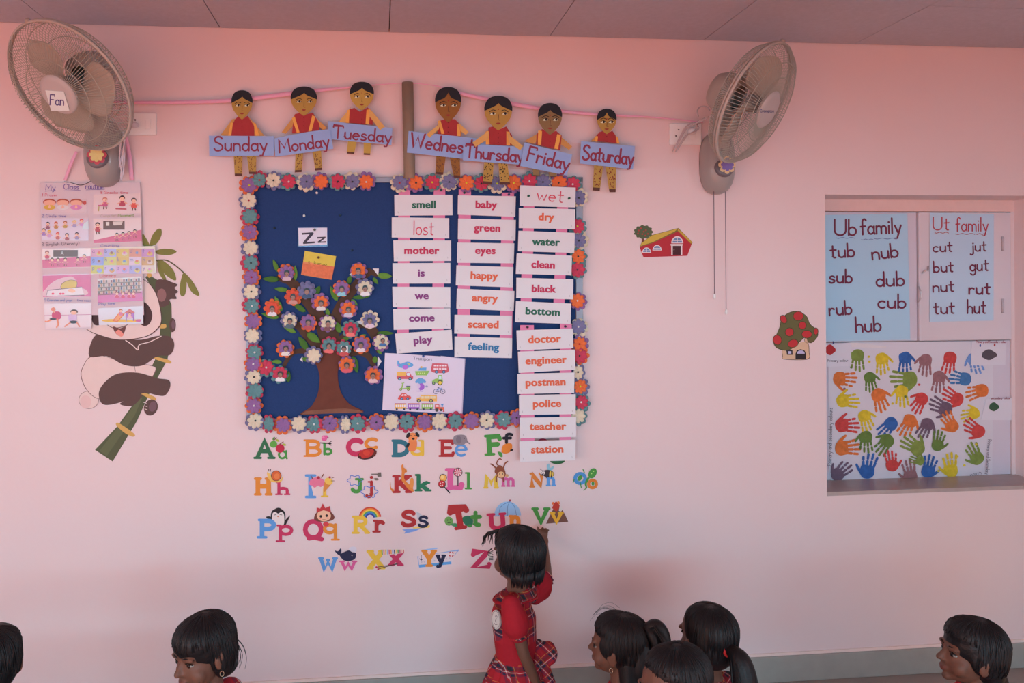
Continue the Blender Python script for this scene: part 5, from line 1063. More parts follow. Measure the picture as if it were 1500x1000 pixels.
A = Art(kb, SY - .0012); A.poly([(930, 780), (965, 778), (966, 806), (934, 806)], (56, 44, 54)).rect(942, 786, 958, 800, (190, 180, 214)); A.build('painted_window', ms)
A = Art(kb, SY - .0012); A.poly([(982, 830), (982, 800), (990, 780), (1012, 774), (1034, 782), (1042, 804), (1040, 830)], (44, 36, 42)).poly(ell_pts(1012, 800, 22, 20, 0, 12, PI, 2 * PI), (180, 170, 206)); A.build('painted_door', ms)

# ================================================================== class routine poster under the left fan
kr = crop(40, 250, 4.0)
rp = thing('routine_poster', 'white My class routine poster with ten glossy pictures hanging from the left fan', 'poster', P(130, 482, -.012))
RY = -.012
sheet('poster_sheet', [(75, 70), (660, 66), (668, 240), (684, 845), (378, 845), (376, 925), (105, 930), (84, 500)], RY, M((208, 182, 192), .55, .04, 8), rp, .0008, kr)
A = Art(kr, RY - .001, .7); U = (112, 84, 150)
A.text('My', 108, 112, 32, 4, U, 0, width=56); A.line([(105, 120), (165, 114)], 2.5, U); A.text('Class', 213, 108, 30, 4, U, 0, width=88); A.line([(215, 118), (310, 114)], 2.5, U); A.text('routine.', 342, 106, 34, 4, U, 0, width=112); A.line([(345, 112), (452, 108)], 2.5, U)
for txt, x, y, h, wd, c, a in (('1 Prayer', 86, 149, 16, 90, (206, 70, 96), 0), ('8 Snacks time', 430, 134, 16, 160, (206, 60, 84), 0), ('2 Circle time', 86, 272, 16, 140, (96, 84, 160), 0), ('Computer', 430, 272, 14, 90, (190, 170, 160), -3), ('Movement', 532, 270, 16, 92, (128, 160, 70), -2), ('3 English (literacy)', 86, 440, 18, 218, (70, 66, 84), -2), ('Counting', 430, 446, 15, 106, (110, 112, 176), -2), ('Library', 424, 624, 18, 96, (206, 70, 84), -2), ('5 Exercise and yoga', 102, 764, 14, 160, (110, 120, 176), 0), ('time room', 292, 764, 14, 80, (110, 120, 176), 2), ('Play time', 418, 788, 15, 96, (100, 120, 186), -3)):
    A.text(txt, x, y, h, 2.0, c, a, width=wd)
A.build('handwriting', rp)
def picture(q, bg, draw):
    o = sheet('picture', q, RY - .0016, M(bg, .18, .04, 10, spec=.7), rp, .0008, kr)
    A = Art(kr, RY - .0028, .2); draw(A); A.build('drawing', o)
def kid(A, x, y, s, hair, shirt, legs=True):
    if legs: A.line([(x - 4 * s, y + 18 * s), (x - 6 * s, y + 34 * s)], 5 * s, (110, 70, 60)).line([(x + 4 * s, y + 18 * s), (x + 7 * s, y + 33 * s)], 5 * s, (110, 70, 60))
    A.sm([(x - 10 * s, y + 22 * s), (x - 8 * s, y + 4 * s), (x + 8 * s, y + 4 * s), (x + 11 * s, y + 22 * s)], shirt).line([(x - 8 * s, y + 8 * s), (x - 18 * s, y + 14 * s)], 4 * s, (226, 160, 140)).line([(x + 8 * s, y + 8 * s), (x + 18 * s, y + 12 * s)], 4 * s, (226, 160, 140))
    A.ell(x, y - 8 * s, 11 * s, 11 * s, hair).ell(x, y - 4 * s, 9.5 * s, 8 * s, (232, 178, 158)).ell(x - 3.5 * s, y - 4 * s, 1.3 * s, 1.5 * s, BKK).ell(x + 3.5 * s, y - 4 * s, 1.3 * s, 1.5 * s, BKK)
def d1(A):
    for x, c in ((130, (206, 160, 70)), (208, (214, 196, 200)), (286, (206, 130, 180))):
        A.ell(x, 184, 38, 20, (170, 74, 60)).ell(x, 190, 34, 18, (230, 166, 146)).ell(x, 214, 34, 15, c).sm([(x - 8, 218), (x, 198), (x + 8, 218)], (230, 170, 150))
    A.ell(336, 188, 10, 12, (190, 76, 70))
picture([(84, 162), (348, 164), (350, 248), (86, 246)], (212, 182, 190), d1)
def d2(A):
    kid(A, 455, 178, 1.3, (196, 120, 110), (196, 96, 130)); kid(A, 556, 172, 1.5, (60, 40, 46), (180, 70, 90), False); kid(A, 624, 184, 1.4, (90, 70, 72), (216, 84, 74)); A.rect(415, 200, 470, 208, (190, 90, 130)).line([(420, 208), (418, 235)], 4, (170, 150, 60)).line([(520, 222), (578, 224)], 8, (190, 90, 100))
picture([(388, 140), (662, 132), (666, 248), (386, 256)], (220, 190, 194), d2)
def d3(A):
    for i, (x, y) in enumerate(((120, 318), (168, 316), (222, 312), (276, 308), (318, 300), (96, 356), (128, 366), (178, 378), (232, 384), (290, 378))):
        kid(A, x, y, 1.0, [(60, 40, 50), (190, 84, 60), (170, 90, 50), (220, 180, 80), (206, 76, 84), (44, 36, 50), (226, 180, 60), (200, 80, 74), (36, 34, 46), (80, 60, 80)][i], [(150, 90, 110), (180, 130, 80), (190, 150, 80), (170, 150, 190), (206, 150, 200), (160, 120, 180), (206, 150, 190), (190, 110, 110), (170, 90, 100), (160, 140, 180)][i], False)
    A.poly([(330, 310), (358, 290), (360, 345), (320, 345)], (206, 214, 240))
picture([(82, 278), (360, 280), (358, 410), (84, 404)], (210, 186, 204), d3)
def d4(A):
    A.poly([(388, 408), (668, 345), (670, 412), (390, 425)], (206, 96, 130)).rect(445, 294, 570, 345, (110, 80, 76)).poly([(460, 300), (480, 300), (480, 322), (462, 322)], (214, 200, 196)).poly([(500, 298), (560, 296), (552, 318), (505, 320)], (210, 190, 186)); kid(A, 412, 326, 1.3, (60, 40, 46), (180, 60, 76)); 
    for x, y in ((525, 380), (560, 376), (596, 370), (630, 360)): kid(A, x, y, .9, (44, 40, 54), (196, 96, 130))
picture([(386, 282), (666, 276), (670, 412), (390, 428)], (222, 190, 192), d4)
def d5(A):
    A.poly([(88, 520), (370, 500), (372, 562), (90, 570)], (206, 100, 134)).rect(152, 464, 296, 504, (112, 84, 80)).text('A', 196, 494, 22, 3, (200, 180, 176)); kid(A, 116, 488, 1.1, (150, 80, 80), (196, 80, 106))
    for x, y in ((145, 526), (180, 526), (222, 526), (296, 524), (334, 506)): kid(A, x, y, .9, (52, 46, 52), (200, 110, 136))
picture([(86, 458), (370, 452), (373, 564), (90, 572)], (224, 190, 188), d5)
def d6(A):
    cs = [(210, 150, 176), (176, 160, 206), (206, 170, 80), (206, 130, 110), (190, 120, 170), (150, 150, 210), (196, 186, 110), (206, 160, 70), (214, 176, 196), (196, 140, 80), (196, 176, 70), (200, 170, 200), (206, 150, 190), (170, 150, 200), (214, 180, 170)]
    for r in range(3):
        for c in range(5):
            x0 = 374 + c * 74; y0 = 456 + r * 49; A.rect(x0, y0, x0 + 73, y0 + 48, cs[(r * 5 + c) % 15])
            A.ell(x0 + 48, y0 + 30, 16, 12, cs[(r * 7 + c * 4 + 6) % 15]).ell(x0 + 46, y0 + 24, 8, 8, [(206, 90, 60), (140, 80, 60), (206, 120, 160), (120, 130, 180)][(r + c) % 4]); A.text('abcdfghkmnprsty'[r * 5 + c], x0 + 8, y0 + 24, 24, 2.6, (110, 80, 130))
picture([(372, 452), (748, 440), (754, 596), (374, 606)], (214, 176, 150), d6)
def d7(A):
    A.poly([(90, 615), (372, 608), (372, 735), (92, 738)], (206, 96, 140)).sm([(100, 735), (110, 690), (170, 640), (260, 620), (290, 660), (280, 700), (330, 690), (340, 728)], (216, 170, 180)).sm([(205, 660), (250, 640), (290, 650), (282, 690), (250, 700), (200, 690)], (206, 170, 80)).outline(smooth_pts([(205, 660), (250, 640), (290, 650), (282, 690), (250, 700), (200, 690)]), 2.5, (90, 50, 60)).poly([(110, 736), (120, 700), (320, 680), (334, 728)], (222, 200, 206)).outline([(110, 736), (120, 700), (320, 680), (334, 728)], 2.5, (90, 50, 70)).sm([(236, 700), (262, 690), (282, 706), (260, 714)], (230, 170, 140))
    for x in (150, 195, 210): A.ell(x, 720, 8, 6, (206, 60, 96))
picture([(90, 608), (374, 604), (374, 738), (92, 740)], (214, 150, 172), d7)
def d8(A):
    A.poly([(412, 720), (672, 705), (676, 762), (414, 772)], (206, 110, 160))
    for r in range(4):
        y = 640 + r * 22; A.line([(414, y + 22), (668, y + 8)], 4, (130, 84, 70))
        for k in range(17): A.line([(420 + k * 14.6, y + 18 - k * .8), (420 + k * 14.6, y + 4 - k * .8 - (k * 7 % 5))], 9, [(150, 70, 70), (90, 76, 96), (190, 120, 90), (120, 90, 80), (206, 150, 130)][(k + r) % 5], caps=False)
    for x in (525, 560, 596, 622): kid(A, x, 724, .9, (150, 60, 66), (206, 80, 110), False)
picture([(410, 636), (668, 620), (674, 756), (414, 766)], (206, 160, 150), d8)
def d9(A):
    A.line([(100, 848), (374, 842)], 3, (190, 110, 140)).sm([(148, 830), (190, 828), (194, 866), (150, 868)], (196, 70, 110)).line([(152, 868), (116, 884), (106, 882)], 8, (226, 140, 110)).line([(176, 870), (182, 900), (172, 916)], 9, (226, 140, 110)).ell(150, 868, 20, 7, (70, 56, 66)).line([(158, 830), (140, 808), (155, 800)], 6, (226, 150, 130)).ell(152, 812, 14, 10, (216, 130, 110))
    A.sm([(240, 850), (268, 838), (290, 850), (284, 880), (250, 886)], (206, 170, 206)).ell(270, 886, 24, 9, (64, 60, 70)).line([(250, 890), (220, 912)], 8, (222, 140, 120)).line([(290, 888), (306, 912)], 8, (222, 140, 120)).ell(274, 826, 22, 14, (96, 60, 54)).ell(272, 832, 18, 11, (230, 170, 146))
picture([(96, 780), (374, 776), (376, 914), (108, 926)], (220, 190, 196), d9)
def d10(A):
    A.sm([(436, 876), (500, 868), (600, 872), (665, 870), (640, 886), (480, 886)], (222, 168, 70)).poly([(498, 880), (540, 826), (572, 838), (528, 886)], (216, 110, 66)).poly([(506, 876), (540, 834), (562, 842), (526, 880)], (226, 150, 100)).rect(576, 830, 626, 862, (170, 110, 180)).poly([(566, 834), (600, 808), (634, 834)], (206, 110, 110)).line([(580, 860), (580, 880)], 5, (150, 90, 160)).line([(622, 860), (622, 878)], 5, (150, 90, 160)); kid(A, 548, 826, .9, (170, 90, 60), (210, 120, 150), False); kid(A, 600, 846, .9, (150, 80, 70), (220, 170, 190), False); A.ell(650, 878, 16, 8, (200, 96, 140))
picture([(414, 806), (678, 792), (680, 896), (420, 904)], (208, 190, 200), d10)

# ================================================================== posters on the window shutters
WY = WD - .018
kw = crop(1190, 260, 4.168)
SKY = M((170, 198, 240), .6, .05, 4); SKY2 = M((184, 200, 240), .6, .05, 4); INK2, INK3 = (112, 44, 70), (176, 58, 74)
o = thing('word_poster', 'blue Ub family word poster on the left shutter', 'poster', P(1270, 498, WY))
pp = sheet('paper', [(30, 230), (580, 218), (598, 990), (30, 1000)], WY + .010, SKY, o, .001, kw)
A = Art(kw, WY + .0095, .7)
for txt, x, y, h, wd, a in (('Ub', 136, 352, 96, 132, 0), ('family', 296, 346, 92, 246, -2), ('tub', 112, 490, 82, 146, -3), ('nub', 368, 500, 84, 158, -6), ('sub', 104, 642, 80, 138, 0), ('dub', 392, 664, 86, 170, -2), ('rub', 106, 842, 84, 136, -4), ('cub', 402, 796, 84, 168, 0), ('hub', 268, 944, 92, 152, -3)):
    A.text(txt, x, y, h, 11, INK2, a, width=wd)
for x0, x1, y in ((145, 258, 368), (300, 372, 378), (380, 515, 372)): A.line([(x0 + (x1 - x0) * k / 8, y + 3 * math.sin(k * 1.7)) for k in range(9)], 4, (116, 130, 178), True)
A.build('lettering', pp)
o = thing('word_poster', 'pale blue Ut family word poster on the right shutter', 'poster', P(1408, 470, WY))
pp = sheet('paper', [(718, 215), (1108, 222), (1106, 872), (716, 880)], WY, SKY2, o, .001, kw)
A = Art(kw, WY - .0005, .7)
for txt, x, y, h, wd, a, c, w_ in (('Ut', 738, 320, 78, 96, 0, INK3, 7), ('family', 876, 326, 82, 196, 0, INK3, 7), ('cut', 738, 454, 64, 116, -2, INK2, 8.5), ('jut', 968, 450, 64, 94, -2, INK2, 8.5), ('but', 742, 578, 66, 118, -2, INK2, 9), ('gut', 964, 570, 72, 110, -2, INK2, 9), ('nut', 738, 698, 70, 126, -2, INK2, 9), ('rut', 958, 710, 72, 126, 0, INK2, 11), ('tut', 742, 832, 74, 126, -2, INK2, 9), ('hut', 948, 828, 82, 110, 0, INK2, 9)):
    A.text(txt, x, y, h, w_, c, a, width=wd)
for x0, x1, y in ((748, 832, 336), (874, 992, 344), (1000, 1062, 344)): A.line([(x0 + (x1 - x0) * k / 8, y + 3 * math.sin(k * 1.7)) for k in range(9)], 3.4, INK3, True)
A.build('lettering', pp)
kh = crop(1190, 490, 4.168)
WP = M((210, 198, 212), .6, .04, 6)
hp = thing('handprint_poster', 'white poster of colourful painted handprints on the lower shutter', 'poster', P(1330, 708, WY))
hs_ = sheet('paper', [(97, 60), (240, 46), (1104, 42), (1098, 890), (600, 904), (118, 914), (98, 800)], WY + .011, WP, hp, .001, kh)
A = Art(kh, WY + .0105, .75, step=8e-6)
HP = {'g': (122, 136, 68), 'y': (212, 178, 50), 'b': (50, 92, 160), 'l': (110, 140, 200), 'm': (146, 100, 108), 'r': (196, 66, 66), 'o': (210, 110, 58), 't': (64, 110, 164), 'd': (108, 84, 104), 'v': (96, 118, 60)}
HANDS = [(275, 130, 90, 'g', 1), (425, 150, 85, 'y', 1), (567, 145, 90, 'b', 1), (690, 160, 95, 'm', 1), (842, 145, 100, 'r', 1), (985, 150, 72, 'l', 1), (170, 270, 5, 'o', 1.08), (352, 265, 82, 'v', .9), (590, 275, 181, 'g', 1.25), (775, 262, 95, 'm', 1), (930, 270, 190, 't', 1), (1030, 340, 165, 'o', 1.05), (190, 402, 0, 'y', 1.05), (405, 372, 72, 'o', 1.1), (545, 350, 88, 'y', 1), (665, 395, 122, 'r', 1), (880, 395, 210, 'r', 1.05),
         (808, 452, 205, 'd', 1.1), (852, 555, 238, 'o', 1), (985, 480, 165, 'y', .9), (185, 552, 0, 'r', 1.1), (320, 500, 72, 'y', 1), (480, 545, 132, 'b', 1.05), (595, 530, 117, 'o', 1.08), (702, 550, 118, 'd', 1), (1010, 588, 212, 'r', 1.05), (185, 690, -4, 'o', 1.15), (325, 628, 88, 'v', 1.0), (455, 650, 128, 'v', 1.05), (640, 690, 212, 'g', 1.15), (765, 672, 282, 'v', .95), (1003, 752, 242, 'g', 1.05), (155, 852, -42, 'd', 1.05), (335, 830, 282, 'b', 1.15), (487, 795, 262, 'r', .95), (598, 860, 260, 'm', 1.05), (708, 832, 284, 'b', 1.05), (845, 825, 264, 'y', 1.1), (655, 770, 200, 'g', .7)]
rh = random.Random(12)
for (x, y, an, c, s) in HANDS:
    r = math.radians(an); ca, sa = math.cos(r), math.sin(r); fl = rh.choice((-1, 1)); col = M(HP[c], .8, .34, 60)
    q = lambda u, v: (x + s * (u * ca - v * fl * sa), y + s * (u * sa + v * fl * ca))
    A.poly(smooth_pts([q(u + rh.uniform(-2, 2), v + rh.uniform(-2, 2)) for u, v in ((-38, -18), (-20, -38), (10, -38), (26, -30), (30, 0), (26, 30), (6, 38), (-22, 34), (-40, 12))], True, 4), col)
    for k, (v, ln, da) in enumerate(((-30, 76, -.16), (-11, 90, -.05), (8, 84, .05), (27, 66, .18))):
        b0 = (24, v); L = ln - 22
        e = (b0[0] + L * math.cos(da), b0[1] + L * math.sin(da)); m_ = ((b0[0] * .55 + e[0] * .45), (b0[1] * .55 + e[1] * .45)); gap = rh.uniform(1.5, 4)
        d = (math.cos(da), math.sin(da))
        A.line([q(b0[0] + 3, b0[1]), q(m_[0] - d[0] * gap, m_[1] - d[1] * gap)], 13.5 * s, col); A.line([q(m_[0] + d[0] * (gap + 8), m_[1] + d[1] * (gap + 8)), q(*e)], 13 * s, col)
    if rh.random() < .85: A.line([q(-16, 30), q(6, 52), q(20, 62)], [18 * s, 15 * s, 12 * s], col)
for (x, y, c) in ((345, 134, 'y'), (348, 165, 'y'), (652, 305, 'r'), (885, 742, 'y'), (928, 798, 'y'), (1000, 670, 'y'), (770, 832, 'y'), (196, 330, 'm'), (238, 200, 'v'), (568, 378, 'v'), (490, 420, 'y'), (1066, 874, 'o')): A.ell(x, y, 8, 7, HP[c])
A.text('Primary and secondary colours', 116, 800, 24, 2.2, (70, 66, 86), -89, width=352); A.text('Primary and Secondary', 1072, 640, 22, 2.0, (90, 84, 104), 94, width=212); A.text('Colour', 1030, 836, 30, 2.2, (90, 84, 104), 164, width=78)
A.build('handprints', hs_)
def note(pts, txt, blob, label, drops=()):
    t = thing('note_sheet', label, 'note', P(*kh(*pts[2]), WY), 'small notes taped beside the handprints')
    p = sheet('paper', pts, WY + .008, M((214, 202, 216), .6, .04, 6), t, .001, kh); A = Art(kh, WY + .0075, .75)
    cx, cy, rx, ry, c = blob; A.poly(smooth_pts([(cx + rx * (1 + .1 * math.sin(3 * a + 1)) * math.cos(a), cy + ry * (1 + .12 * math.cos(4 * a)) * math.sin(a)) for a in [2 * PI * i / 14 for i in range(14)]], True, 3), M(c, .7, .1, 30))
    x, y, h, wd, cc, an = txt[1:]; A.text(txt[0], x, y, h, 2.2, cc, an, width=wd)
    for dx_, dy_, c in drops: A.ell(dx_, dy_, 5, 9, c)
    A.build('paint_blob', p)
note([(60, 66), (238, 46), (236, 190), (60, 198)], ('Primary colour', 92, 166, 16, 126, (84, 74, 92), -1), (108, 92, 32, 30, (176, 44, 50)), 'small note with a red paint blob at the handprint poster\'s left', ((128, 48, (60, 60, 110)),))
note([(972, 40), (1186, 36), (1178, 184), (968, 188)], ('Primary and Secondary colour', 1000, 50, 14, 186, (150, 66, 90), 0), (1078, 122, 46, 30, (84, 74, 84)), 'small note with a dark grey paint blob at the handprint poster\'s top right', ((1025, 66, (50, 84, 150)), (1113, 62, (176, 54, 60))))
note([(1060, 392), (1218, 384), (1216, 522), (1030, 520)], ('secondary colour', 1092, 394, 13, 116, (150, 80, 96), -1), (1108, 440, 31, 25, (58, 86, 66)), 'small note with a green paint blob at the handprint poster\'s right')
o = sheet('adhesive_tape', [(236, 46), (452, 70), (450, 82), (240, 76)], WY + .0065, M((222, 206, 214), .25, spec=.6), None, .0004, kh); tag(recentre(o), 'whitish tape strip on the top edge of the handprint poster', 'tape')

# ================================================================== the children
def _ring_solid(mb, pts, rs, m, n=14):
    """closed round solid along a path, with rounded ends"""
    pts = [Vector(p) for p in pts]; rs = list(rs)
    if len(pts) > 2:
        q = smooth_pts([(*p, r) for p, r in zip(pts, rs)], False, 5); pts = [Vector(v[:3]) for v in q]; rs = [max(v[3], 1e-4) for v in q]
    a, b = (pts[0] - pts[1]).normalized(), (pts[-1] - pts[-2]).normalized()
    P_, R_ = [], []
    for k in (0, 30, 60):
        t = math.radians(k); P_.append(pts[0] + a * rs[0] * math.cos(t)); R_.append(max(rs[0] * math.sin(t), rs[0] * .02))
    P_ += pts; R_ += list(rs)
    for k in (60, 30, 0):
        t = math.radians(k); P_.append(pts[-1] + b * rs[-1] * math.cos(t)); R_.append(max(rs[-1] * math.sin(t), rs[-1] * .02))
    mb.tube(P_, R_, m, n)
class Body:
    """overlapping solids fused into one continuous skin"""
    def __init__(s, X=None): s.mb = MB(); s.X = X or (lambda p: Vector(p)); s.m0 = M((128, 128, 128), .5, 0)
    def cap(s, pts, rs): _ring_solid(s.mb, [s.X(p) for p in pts], rs, s.m0); return s
    def ell(s, c, r, rot=None): 
        c = Vector(c); tmp = MB(); tmp.ball((0, 0, 0), r, s.m0, rot, 20, 14)
        s.mb.add([s.X(c + Vector(v)) for v in tmp.v], tmp.f, s.m0, True); return s
    def fuse(s, name, parent, voxel, mats, pick=None, smooth=5, fac=.5):
        tmp = s.mb.build('fusing'); sc = bpy.context.view_layer
        r = tmp.modifiers.new('r', 'REMESH'); r.mode = 'VOXEL'; r.voxel_size = voxel
        q = tmp.modifiers.new('s', 'SMOOTH'); q.iterations = smooth; q.factor = fac
        dg = bpy.context.evaluated_depsgraph_get(); dg.update()
        me = bpy.data.meshes.new_from_object(tmp.evaluated_get(dg)); me.name = name
        old = tmp.data; bpy.data.objects.remove(tmp); bpy.data.meshes.remove(old)
        off = origin(parent)
        me.materials.clear()
        for m in mats: me.materials.append(m)
        idx = [pick(p.center, p.normal) if pick else 0 for p in me.polygons]
        me.polygons.foreach_set('material_index', idx); me.polygons.foreach_set('use_smooth', [True] * len(me.polygons))
        me.transform(Matrix.Translation(-off)); me.update()
        o = bpy.data.objects.new(name, me); COL.objects.link(o); o.parent = parent
        return o
def tartan(name, k=16.0, rot=0.0, ux=(1, .6, 0), uz=(0, 0, 1)):
    m = bpy.data.materials.new(name); m.use_nodes = True; nt = m.node_tree; b = nt.nodes['Principled BSDF']
    tc = nt.nodes.new('ShaderNodeTexCoord'); cols = []
    stops = [(0, (165, 36, 48)), (.34, (44, 44, 70)), (.46, (165, 36, 48)), (.50, (206, 190, 190)), (.535, (150, 32, 44)), (.60, (40, 44, 46)), (.74, (44, 44, 72)), (.80, (160, 34, 46)), (.86, (206, 150, 80)), (.89, (160, 34, 46))]
    for ax in (ux, uz):
        d = nt.nodes.new('ShaderNodeVectorMath'); d.operation = 'DOT_PRODUCT'; d.inputs[1].default_value = Vector(ax) * k
        nt.links.new(tc.outputs['Object'], d.inputs[0])
        f = nt.nodes.new('ShaderNodeMath'); f.operation = 'FRACT'; nt.links.new(d.outputs['Value'], f.inputs[0])
        r = nt.nodes.new('ShaderNodeValToRGB'); r.color_ramp.interpolation = 'CONSTANT'
        e = r.color_ramp.elements
        while len(e) < len(stops): e.new(.5)
        for i, (p, c) in enumerate(stops): e[i].position = p; e[i].color = (*alb(c), 1)
        nt.links.new(f.outputs[0], r.inputs[0]); cols.append(r)
    mx = nt.nodes.new('ShaderNodeMix'); mx.data_type = 'RGBA'; mx.inputs['Factor'].default_value = .5
    nt.links.new(cols[0].outputs[0], mx.inputs['A']); nt.links.new(cols[1].outputs[0], mx.inputs['B'])
    nt.links.new(mx.outputs['Result'], b.inputs['Base Color']); b.inputs['Roughness'].default_value = .85; b.inputs['Specular IOR Level'].default_value = .15
    return m
SKM = M((106, 69, 57), .5, .06, 30, spec=.35); LIPM = M((108, 62, 56), .45, .05, 40)
HAIRM = M((17, 16, 20), .48, .35, 220, bump=.25, spec=.38); EYW = M((150, 138, 134), .25, 0); EYB = M((28, 18, 16), .15, 0)
REDM = M((158, 32, 44), .85, .10, 60, bump=.1, spec=.15); PLD = tartan('red_tartan_cloth'); PLD2 = tartan('red_tartan_cloth_turned', 17, 0, (.75, .3, .65), (-.6, .3, .75))

def frame(f, tilt=0.0):
    f = Vector(f).normalized(); r = f.cross(Vector((0, 0, 1))).normalized(); u = r.cross(f)
    if tilt: q = Matrix.Rotation(tilt, 3, f); r, u = q @ r, q @ u
    return Matrix((r, f, u)).transposed()
def add_head(B, c, Rm, s, neck_to=None):
    X0_ = B.X; B.X = lambda p: Vector(c) + Rm @ (Vector(p) * s)
    B.ell((0, -.012, .030), (.074, .090, .078)).ell((0, .020, -.022), (.060, .062, .070)).ell((0, .028, -.060), (.042, .042, .032))
    for k in (-1, 1):
        B.ell((k * .032, .046, -.036), (.030, .026, .030)).ell((k * .009, .083, -.026), (.0075, .008, .006)).ell((k * .028, .068, .019), (.026, .0115, .009))
        B.ell((k * .075, -.006, -.012), (.009, .019, .029)).ell((k * .079, -.013, .002), (.008, .010, .017))
    B.cap([(0, .079, .004), (0, .086, -.010), (0, .093, -.022)], [.006 * s, .008 * s, .0105 * s])
    B.ell((0, .080, -.0485), (.020, .0085, .0052)).ell((0, .079, -.0580), (.016, .0085, .0056)).ell((0, .062, -.080), (.018, .017, .014))
    B.X = X0_
    if neck_to is not None: B.cap([Vector(c) + Rm @ Vector((0, -.015, -.045)) * s, Vector(neck_to)], [.037 * s, .041 * s])
def face_pick(c, Rm, s):
    inv = Rm.transposed()
    def f(p, n):
        q = inv @ (Vector(p) - Vector(c)) / s
        return 1 if abs(q.x) < .020 and -.0655 < q.z < -.0435 and q.y > .078 else 0
    return f
def add_face_parts(t, c, Rm, s, earring=False):
    W = lambda p: Vector(c) + Rm @ (Vector(p) * s)
    for k in (-1, 1):
        mb = MB(); mb.ball(W((k * .0285, .0605, .000)), [v * s for v in (.0128, .0110, .0070)], EYW, Rm, 14, 10); mb.ball(W((k * .0285, .0700, .0002)), [v * s for v in (.0080, .0038, .0070)], EYB, Rm, 12, 8)
        mb.tube([W((k * .014, .0705, .001)), W((k * .021, .0735, .0072)), W((k * .031, .0725, .0086)), W((k * .043, .064, .003))], .0022 * s, EYB, 6); mb.build('eye', t)
        mb = MB(); mb.tube([W((k * .012, .0770, .019)), W((k * .026, .0778, .0240)), W((k * .040, .0715, .0230)), W((k * .050, .0625, .017))], [.0016 * s, .0028 * s, .0026 * s, .0012 * s], HAIRM, 6); mb.build('eyebrow', t)
        if earring:
            mb = MB(); mb.tube([W((k * .082, -.004, -.042)) + Vector((.006 * math.cos(a), 0, .008 * math.sin(a) - .006)) * s for a in [2 * PI * i / 12 for i in range(12)]], .0011, M((190, 170, 150), .25, 0, metal=.8), 5, closed=True); mb.build('earring', t)
def strands(t, c, Rm, s, crown, lobes, n, r0=.0022, seed=1, zmin=-.05, skipfront=True, drop=1.0, front=.055, zf=.055):
    """locks of hair lying on the hair's own surface"""
    rd = random.Random(seed); mb = MB(); W = lambda p: Vector(c) + Rm @ (Vector(p) * s); cr = Vector(crown)
    def outside(p, d):
        best = 0
        for (cc, rr_) in lobes:
            a = sum((d[i] / rr_[i]) ** 2 for i in range(3)); b = 2 * sum((p[i] - cc[i]) * d[i] / rr_[i] ** 2 for i in range(3)); q = sum(((p[i] - cc[i]) / rr_[i]) ** 2 for i in range(3)) - 1
            D = b * b - 4 * a * q
            if D >= 0: best = max(best, (-b + math.sqrt(D)) / (2 * a))
        return best
    mid = Vector((0, -.025, .02))
    for i in range(n):
        az = rd.uniform(0, 2 * PI); end = rd.uniform(1.7, 2.25) * drop; pts = []
        wob = rd.uniform(-.25, .25)
        for k in range(8):
            th = .15 + (end - .15) * k / 7; a2 = az + wob * k / 7
            d = Vector((math.sin(th) * math.sin(a2), math.sin(th) * math.cos(a2), math.cos(th)))
            d = (d + (cr - mid).normalized() * .25 * (1 - k / 7)).normalized()
            L = outside(mid, d)
            if L <= 0: break
            p = mid + d * (L * .995 + .0012 * rd.random())
            if skipfront and p.y > front and p.z < zf: break
            if p.z < zmin: break
            pts.append(W(p))
        if len(pts) > 3: mb.tube(pts, [r0 * s * (.5 + .5 * math.sin(PI * (k + .6) / len(pts))) for k in range(len(pts))], HAIRM, 5)
    return mb
def hand(B, wrist, d, nrm, side, s, curls, spread=.18, thumb=.5):
    """palm, four bent fingers of unequal length and a thumb from the palm's side"""
    d = Vector(d).normalized(); nrm = (Vector(nrm) - d * Vector(nrm).dot(d)).normalized(); sd = d.cross(nrm) * side; w_ = Vector(wrist)
    pc = w_ + d * .026 * s; R_ = Matrix((sd, d, nrm)).transposed()
    B.ell(pc, (.0215 * s, .028 * s, .0105 * s), R_); B.cap([w_ - d * .01 * s, w_ + d * .012 * s], [.0155 * s, .016 * s])
    for i, (off, ln) in enumerate(((.0165, .038), (.0055, .043), (-.0055, .040), (-.0160, .031))):
        p = pc + d * .020 * s + sd * off * s; dd = (d + sd * (off / .016) * spread).normalized(); pts = [p]; c_ = curls[i]
        for k in range(3):
            q = Matrix.Rotation(-c_ * (k + .6) / 2.2, 3, sd); pts.append(pts[-1] + (q @ dd) * ln * s * (.42, .32, .26)[k])
        B.cap(pts, [.0062 * s, .0060 * s, .0055 * s, .0046 * s])
    t0 = w_ + d * .014 * s + sd * .014 * s; td = (d * .75 + sd * .75 - nrm * thumb).normalized(); t1 = t0 + td * .020 * s; td2 = (d * 1.0 + sd * .35 - nrm * thumb).normalized(); t2 = t1 + td2 * .016 * s
    B.cap([t0, t1, t2, t2 + td2 * .010 * s], [.0085 * s, .0072 * s, .0064 * s, .0052 * s])

